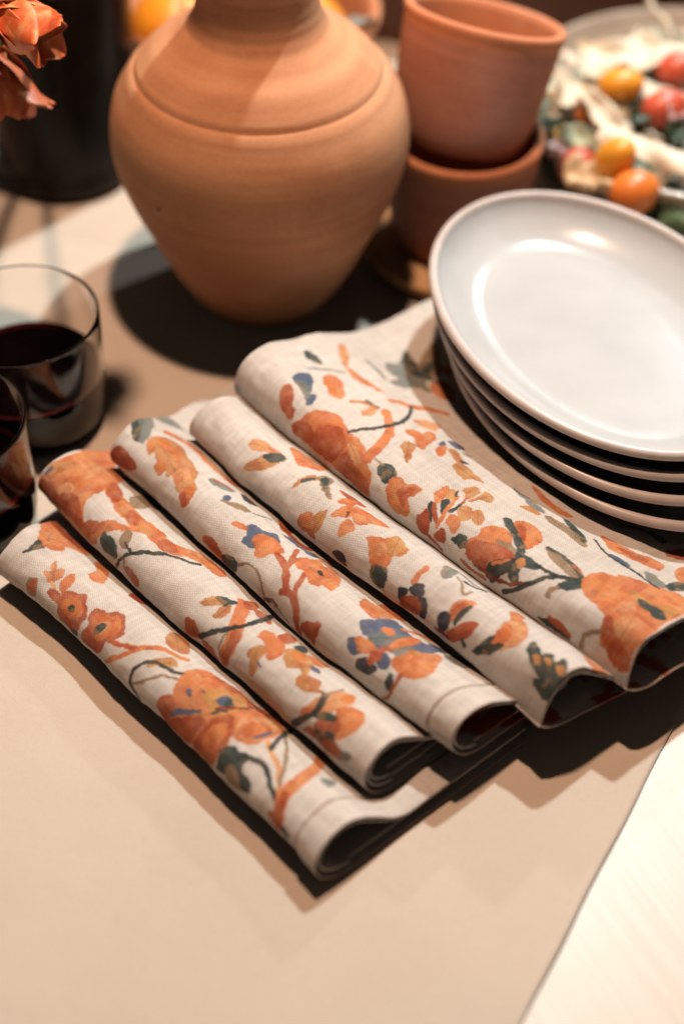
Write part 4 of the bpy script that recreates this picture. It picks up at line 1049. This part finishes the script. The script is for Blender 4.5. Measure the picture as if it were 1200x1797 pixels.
TUL = NT('tulip_petal'); o_ = TUL.obj(); fz = TUL.noise(TUL.mapping(o_, (120, 120, 20)), 1.0, 4)
TUL.l(TUL.ramp(fz, [(0.25, (0.50, 0.060, 0.020)), (0.5, (0.74, 0.16, 0.050)), (0.75, (0.90, 0.42, 0.18))]), TUL.b.inputs['Base Color'])
TUL.setp(Roughness=0.45); TUL.b.inputs['Subsurface Weight'].default_value = 0.3; TUL.b.inputs['Subsurface Radius'].default_value = (0.004, 0.0015, 0.0008)
STEM = simple('tulip_stem', (0.05, 0.075, 0.03), 0.5, 0.2, 60)
def petal_mesh(length, width, cup, tip, seed):
    r_ = random.Random(seed); V, F = [], []; n, hf = 14, 6; ph = r_.uniform(0, 6)
    for i in range(n + 1):
        t = i / n; w = width * 0.5 * (0.25 + 0.75 * math.sin(math.pi * min(1, t * 0.78 + 0.1)) ** 0.9) * math.sqrt(max(0.02, 1 - (max(0, t - 0.6) / 0.42) ** 2))
        bx = math.sin(t * 2.1) * cup * (1 - 0.25 * t) + tip * max(0, t - 0.55) ** 2 * 2.2
        for j in range(-hf, hf + 1):
            q = j / hf
            V.append((bx * length - 0.55 * w * q * q + 0.025 * length * math.sin(q * 2.5 + ph + t * 4) * t, q * w, t * length * 0.92 + 0.008 * length * math.sin(q * 5 + ph) * t))
    m_ = 2 * hf + 1
    for i in range(n):
        for j in range(m_ - 1):
            a = i * m_ + j; F.append((a, a + 1, a + m_ + 1, a + m_))
    return V, F
def tulip(head, dirv, size, label, seed):
    root = empty('orange_tulip', head); tag(root, label, 'tulip', 'orange tulips in the dark vase')
    d = Vector(dirv).normalized(); qt = d.to_track_quat('Z', 'Y').to_matrix()
    r_ = random.Random(seed)
    for i in range(7):
        V, F = petal_mesh(size * r_.uniform(0.9, 1.1), size * r_.uniform(0.62, 0.78), r_.uniform(0.26, 0.40) + (0.08 if i % 2 else 0), r_.uniform(0.05, 0.7), seed * 10 + i)
        R3 = Matrix.Rotation(i * 2 * math.pi / 7 + r_.uniform(-.2, .2), 3, 'Z')
        V = [qt @ (R3 @ Vector(v)) for v in V]
        o = mesh_obj('petal', V, F, TUL.m, parent=root); s = o.modifiers.new('thick', 'SOLIDIFY'); s.thickness = 0.0006; s = o.modifiers.new('soft', 'SUBSURF'); s.levels = 1; s.render_levels = 1
    base = Vector((vase_c[0], vase_c[1], 0.06)) - Vector(head)
    top = Vector((vase_c[0], vase_c[1], 0.19)) + (Vector(head) - Vector((vase_c[0], vase_c[1], 0.19))) * 0.15 - Vector(head)
    ctrl = [base, top, top * 0.5 - d * 0.018, d * 0.004]
    P = [((1 - t) ** 3) * ctrl[0] + 3 * t * (1 - t) ** 2 * ctrl[1] + 3 * t * t * (1 - t) * ctrl[2] + t ** 3 * ctrl[3] for t in np.linspace(0, 1, 20)]
    V, F = tube(P, 0.0028, 9); mesh_obj('stem', V, F, STEM, parent=root)
tulip((-0.2033, 0.1653, 0.2250), (0.75, -0.30, -0.25), 0.042, 'orange tulip bending down over the left edge beside the vase', 3)
tulip((-0.2111, 0.1752, 0.1950), (0.30, -0.40, -0.75), 0.042, 'reddish orange tulip drooping lowest at the left edge', 5)
tulip((-0.1408, 0.1162, 0.2700), (0.25, 0.1, 0.9), 0.05, 'orange tulip standing upright above the vase, at the top edge', 8)

# ------------------------------------------------------------------ salad in a glass bowl
sal_c = Vector((0.2529, 0.3641, 0.0008))
prof = smooth_profile([(0.045, 0.0012), (0.075, 0.006), (0.105, 0.026), (0.122, 0.050), (0.130, 0.064)], 6)
prof = [(0.0, 0.0)] + [(0.04, 0.0)] + prof + [(0.1330, 0.0660), (0.1332, 0.0685), (0.1310, 0.0700), (0.1280, 0.0690)] + smooth_profile([(0.1275, 0.064), (0.119, 0.050), (0.102, 0.028), (0.073, 0.010), (0.04, 0.006)], 6) + [(0.0, 0.006)]
V, F = lathe(prof, 128)
BG = NT('salad_bowl_glass'); BG.setp(Roughness=0.10, IOR=1.45); BG.b.inputs['Transmission Weight'].default_value = 0.45
BG.l(BG.ramp(BG.noise(BG.obj(), 30, 3), [(0.3, (0.78, 0.62, 0.50)), (0.7, (0.86, 0.72, 0.60))]), BG.b.inputs['Base Color'])
sb = mesh_obj('salad_bowl', V, F, BG.m, loc=sal_c); tag(sb, 'wide shallow glass bowl full of salad behind the dishes', 'bowl')
CREAM = simple('lettuce_rib', (0.70, 0.60, 0.46), 0.5, 0.16, 70, 0.0004); CREAM2 = simple('toasted_bread', (0.62, 0.42, 0.24), 0.6, 0.25, 80, 0.0006)
PALEG = simple('pale_lettuce', (0.48, 0.52, 0.36), 0.45, 0.25, 50); PINK = simple('pink_onion', (0.60, 0.38, 0.36), 0.35, 0.2, 60)
TY = simple('yellow_tomato', (0.80, 0.33, 0.03), 0.34, 0.12, 50); TR = simple('red_tomato', (0.60, 0.10, 0.05), 0.34, 0.2, 50); TO = simple('orange_tomato', (0.76, 0.20, 0.035), 0.34, 0.15, 50)
def tomato(px, py, z, r, mt, label, squash=1.3, rot=(0, 0, 0)):
    p = Vector((px, py, z))
    V, F = lathe([(0, -r * squash)] + [(r * math.sin(a) * (1 + 0.05 * math.cos(a)), -r * squash * math.cos(a)) for a in np.linspace(0.1, math.pi - 0.1, 22)] + [(0, r * squash * 0.985)], 32, 0.01, int(px * 1e5))
    o = mesh_obj('cherry_tomato', V, F, mt, loc=p, rot=rot); tag(o, label, 'tomato', 'tomatoes in the salad'); return o
def strip(px, py, z, ln_, wd, th, rot, mt, label, seed, name='lettuce_piece', cat='lettuce'):
    """a curled, ruffled piece of leaf rib or bread with real thickness"""
    r_ = random.Random(seed); p = Vector((px, py, z)); V, F = [], []; n, hf = 16, 5; ln_ *= 0.80; wd *= 0.85; ph = [r_.uniform(0, 6) for _ in range(4)]; c1 = r_.uniform(-0.5, 0.5)
    for i in range(n + 1):
        t = i / n - 0.5; w = wd * 0.5 * (0.55 + 0.45 * math.cos(t * 2.6)) * (1 + 0.25 * math.sin(t * 9 + ph[0]))
        for j in range(-hf, hf + 1):
            q = j / hf
            V.append((t * ln_, q * w + 0.12 * ln_ * c1 * math.sin(t * 4), 0.35 * wd * q * q * math.sin(ph[3]) + 0.06 * ln_ * math.cos(t * 4 + ph[1]) + 0.14 * wd * math.sin(t * 14 + ph[2] + q * 3) * abs(q)))
    m_ = 2 * hf + 1
    for i in range(n):
        for j in range(m_ - 1):
            a = i * m_ + j; F.append((a, a + 1, a + m_ + 1, a + m_))
    o = mesh_obj(name, V, F, mt, loc=p, rot=rot); s = o.modifiers.new('thick', 'SOLIDIFY'); s.thickness = th; s.offset = 0
    s2 = o.modifiers.new('round', 'SUBSURF'); s2.levels = 1; s2.render_levels = 1
    tag(o, label, cat, 'salad pieces in the glass bowl'); return o
# mass of chopped leaves under the pieces
V, F = [], []; r_ = random.Random(77)
for i in range(900):
    a = r_.uniform(0, 6.283); rr = 0.110 * math.sqrt(r_.random()); zz = 0.020 + 0.036 * (1 - (rr / 0.118) ** 2) * r_.uniform(0.5, 1.12) + 0.018 * (rr / 0.11) ** 2
    c = Vector((rr * math.cos(a), rr * math.sin(a), zz)); q = Matrix.Rotation(r_.uniform(0, 6.28), 3, 'Z') @ Matrix.Rotation(r_.uniform(-.9, .9), 3, 'X') @ Matrix.Rotation(r_.uniform(-.7, .7), 3, 'Y')
    l_, w_ = r_.uniform(0.008, 0.016), r_.uniform(0.004, 0.009); b0 = len(V)
    for (x, y, z) in [(-l_, -w_ * .4, 0), (0, -w_, .002), (l_, -w_ * .3, -.002), (l_, w_ * .3, -.002), (0, w_, .002), (-l_, w_ * .4, 0), (0, 0, .0035)]: V.append(c + q @ Vector((x, y, z)))
    F += [(b0, b0 + 1, b0 + 6), (b0 + 1, b0 + 2, b0 + 6), (b0 + 2, b0 + 3, b0 + 6), (b0 + 3, b0 + 4, b0 + 6), (b0 + 4, b0 + 5, b0 + 6), (b0 + 5, b0, b0 + 6)]
midx = [2 if (i // 6) % 5 else 1 for i in range(len(F))]; midx = [2 if (i // 6) % 7 == 3 else v for i, v in enumerate(midx)]
sm_ = mesh_obj('chopped_salad_leaves', V, F, [PALEG, LEAF2, CREAM], mat_idx=midx, loc=sal_c, smooth=False)
tag(sm_, 'chopped pale and green salad leaves filling the glass bowl', 'salad', kind='stuff')
S = strip
r_ = random.Random(5)
for i in range(110):
    a = r_.uniform(0, 6.283); rr = 0.112 * math.sqrt(r_.random()); zz = 0.040 + 0.036 * (1 - (rr / 0.118) ** 2) + 0.014 * (rr / 0.11) ** 2
    q = Matrix.Translation(sal_c + Vector((rr * math.cos(a), rr * math.sin(a), zz))) @ Matrix.Rotation(r_.uniform(0, 6.28), 4, 'Z') @ Matrix.Rotation(r_.uniform(-.8, .8), 4, 'X')
    if i == 0:
        V, F = [], []; n_, h_ = 8, 3
        for u in range(n_ + 1):
            for v in range(-h_, h_ + 1):
                t_ = u / n_ - 0.5; w_ = v / h_
                V.append((t_ * 0.026, w_ * 0.0055 * (0.6 + 0.4 * math.cos(t_ * 3)) , 0.003 * math.cos(t_ * 5) + 0.0014 * w_ * math.sin(t_ * 11)))
        F = [(u * 7 + v, u * 7 + v + 1, u * 7 + v + 8, u * 7 + v + 7) for u in range(n_) for v in range(6)]
        first = mesh_obj('lettuce_scrap', V, F, CREAM); sc_ = first.modifiers.new('thick', 'SOLIDIFY'); sc_.thickness = 0.0022; sc_.offset = 0
        o = first; alt = first.data.copy(); alt.materials.clear(); alt.materials.append(PALEG); alt2 = first.data.copy(); alt2.materials.clear(); alt2.materials.append(LEAF2)
    else:
        o = first.copy(); link(o)
        o.data = first.data if i % 5 < 3 else (alt if i % 5 == 3 else alt2)
    k_ = i % 5
    o.matrix_world = q @ Matrix.Diagonal((r_.uniform(0.7, 1.3), r_.uniform(0.7, 1.4), 1, 1))
    tag(o, ['small cream scrap of lettuce scattered through the salad', 'small pale green scrap of lettuce scattered through the salad', 'small dark green scrap of leaf scattered through the salad'][0 if k_ < 3 else k_ - 2], 'lettuce', 'scraps scattered through the salad')
S(0.1555, 0.3572, 0.0720, 0.066, 0.036, 0.003, (0.3, 0.3, 1.3), CREAM, 'cream lettuce piece standing at the left of the salad', 1)
S(0.1967, 0.3883, 0.0820, 0.085, 0.040, 0.003, (0.2, 0.1, 0.2), CREAM, 'large cream lettuce piece at the back of the salad', 2)
S(0.2142, 0.3462, 0.0840, 0.075, 0.022, 0.003, (0.3, 0.2, -0.4), CREAM, 'cream lettuce strip right of the yellow tomato wedge', 3)
S(0.1728, 0.3081, 0.0840, 0.060, 0.018, 0.003, (0.5, 0.2, -0.8), CREAM, 'narrow cream lettuce rib slanting across the middle of the salad', 4)
S(0.1995, 0.2721, 0.0820, 0.090, 0.026, 0.004, (0.4, 0.2, -0.5), CREAM, 'long cream lettuce rib above the orange tomato', 5)
S(0.1612, 0.2528, 0.0660, 0.042, 0.034, 0.006, (0.2, 0.2, 0.3), CREAM2, 'toasted bread lump at the front of the salad by the dish', 6, 'bread_piece', 'bread')
S(0.2277, 0.4250, 0.0920, 0.060, 0.012, 0.002, (0.4, -0.9, 2.5), CREAM, 'thin cream lettuce sliver sticking up at the back', 7)
S(0.2339, 0.4021, 0.0840, 0.060, 0.036, 0.003, (0.1, 0.2, 0.9), CREAM, 'cream lettuce piece at the right back of the salad', 8)
S(0.1499, 0.2877, 0.0700, 0.052, 0.014, 0.002, (0.6, 0.2, 0.6), PINK, 'pink onion slice at the left front of the salad', 9, 'onion_slice', 'onion')
S(0.2252, 0.3135, 0.0850, 0.040, 0.020, 0.002, (0.3, 0.2, 1.0), PINK, 'pink onion slice at the right of the salad', 10, 'onion_slice', 'onion')
S(0.1584, 0.2946, 0.0760, 0.050, 0.016, 0.002, (0.8, 0.3, 0.2), PALEG, 'pale green lettuce curl left of the yellow tomato', 11)
S(0.1376, 0.3298, 0.0600, 0.055, 0.030, 0.002, (0.9, 0.9, 1.4), PALEG, 'pale green lettuce leaf against the left glass wall', 12)
S(0.2061, 0.2380, 0.0550, 0.070, 0.036, 0.002, (0.3, -0.2, -0.5), LEAF2, 'dark green leaf at the right front behind the dish', 13)
S(0.2222, 0.2498, 0.0600, 0.055, 0.026, 0.002, (0.2, -0.2, -0.3), PALEG, 'pale green leaf at the right front of the salad', 14)
S(0.2015, 0.3187, 0.0800, 0.034, 0.022, 0.0015, (0.3, 0.2, 0.9), LEAF, 'dark green leaf in the middle of the salad', 15)
S(0.1410, 0.3076, 0.0740, 0.036, 0.016, 0.0015, (0.4, 0.3, 0.4), LEAF, 'dark green leaf at the left of the salad', 16)
S(0.2218, 0.2926, 0.0820, 0.030, 0.018, 0.0015, (0.3, 0.2, 1.2), LEAF, 'dark green leaf under the right hand onion slice', 17)
S(0.1446, 0.3482, 0.0700, 0.050, 0.018, 0.003, (0.7, 0.5, 1.2), CREAM2, 'browned bread crust at the left rim of the salad', 18, 'bread_piece', 'bread')
S(0.1854, 0.2615, 0.0780, 0.05, 0.02, 0.002, (0.2, 0.3, -0.6), LEAF2, 'green leaf under the long cream rib', 19)
S(0.1373, 0.2977, 0.0500, 0.045, 0.014, 0.0015, (0.6, 0.5, -0.7), LEAF, 'dark green leaf low at the left front of the salad', 20)
S(0.1865, 0.4211, 0.0740, 0.060, 0.016, 0.002, (0.3, 0.3, 0.5), CREAM2, 'browned bread strip at the back left of the salad', 21, 'bread_piece', 'bread')
tomato(0.1886, 0.3473, 0.0860, 0.0125, TY, 'yellow cherry tomato wedge at the back of the salad', 1.35, (0.3, 1.3, 0.1))
tomato(0.1767, 0.2627, 0.0800, 0.0130, TY, 'whole yellow cherry tomato in the middle of the salad', 1.35, (0.5, 0.3, 0.4))
tomato(0.1887, 0.2378, 0.0700, 0.0150, TO, 'shiny orange cherry tomato at the front of the salad', 1.15, (0.3, 1.2, 0.4))
tomato(0.2329, 0.3724, 0.0860, 0.0130, TR, 'red cherry tomato at the right back of the salad', 1.2, (0.2, 1.2, 0.2))
tomato(0.2173, 0.3221, 0.0840, 0.0130, TR, 'red cherry tomato above the right hand onion slice', 1.3, (0.2, 1.3, 0.4))
tomato(0.1552, 0.2805, 0.0620, 0.0120, TR, 'red cherry tomato half hidden at the left front', 1.2, (0.2, 1.3, 0.8))
tomato(0.1456, 0.3050, 0.0680, 0.0080, TY, 'small yellow tomato piece at the left of the salad', 1.3, (0.3, 1.0, 0.9))
tomato(0.1665, 0.3239, 0.0800, 0.0085, TO, 'small orange tomato piece beside the narrow cream rib', 1.6, (0.6, 0.4, 0.9))
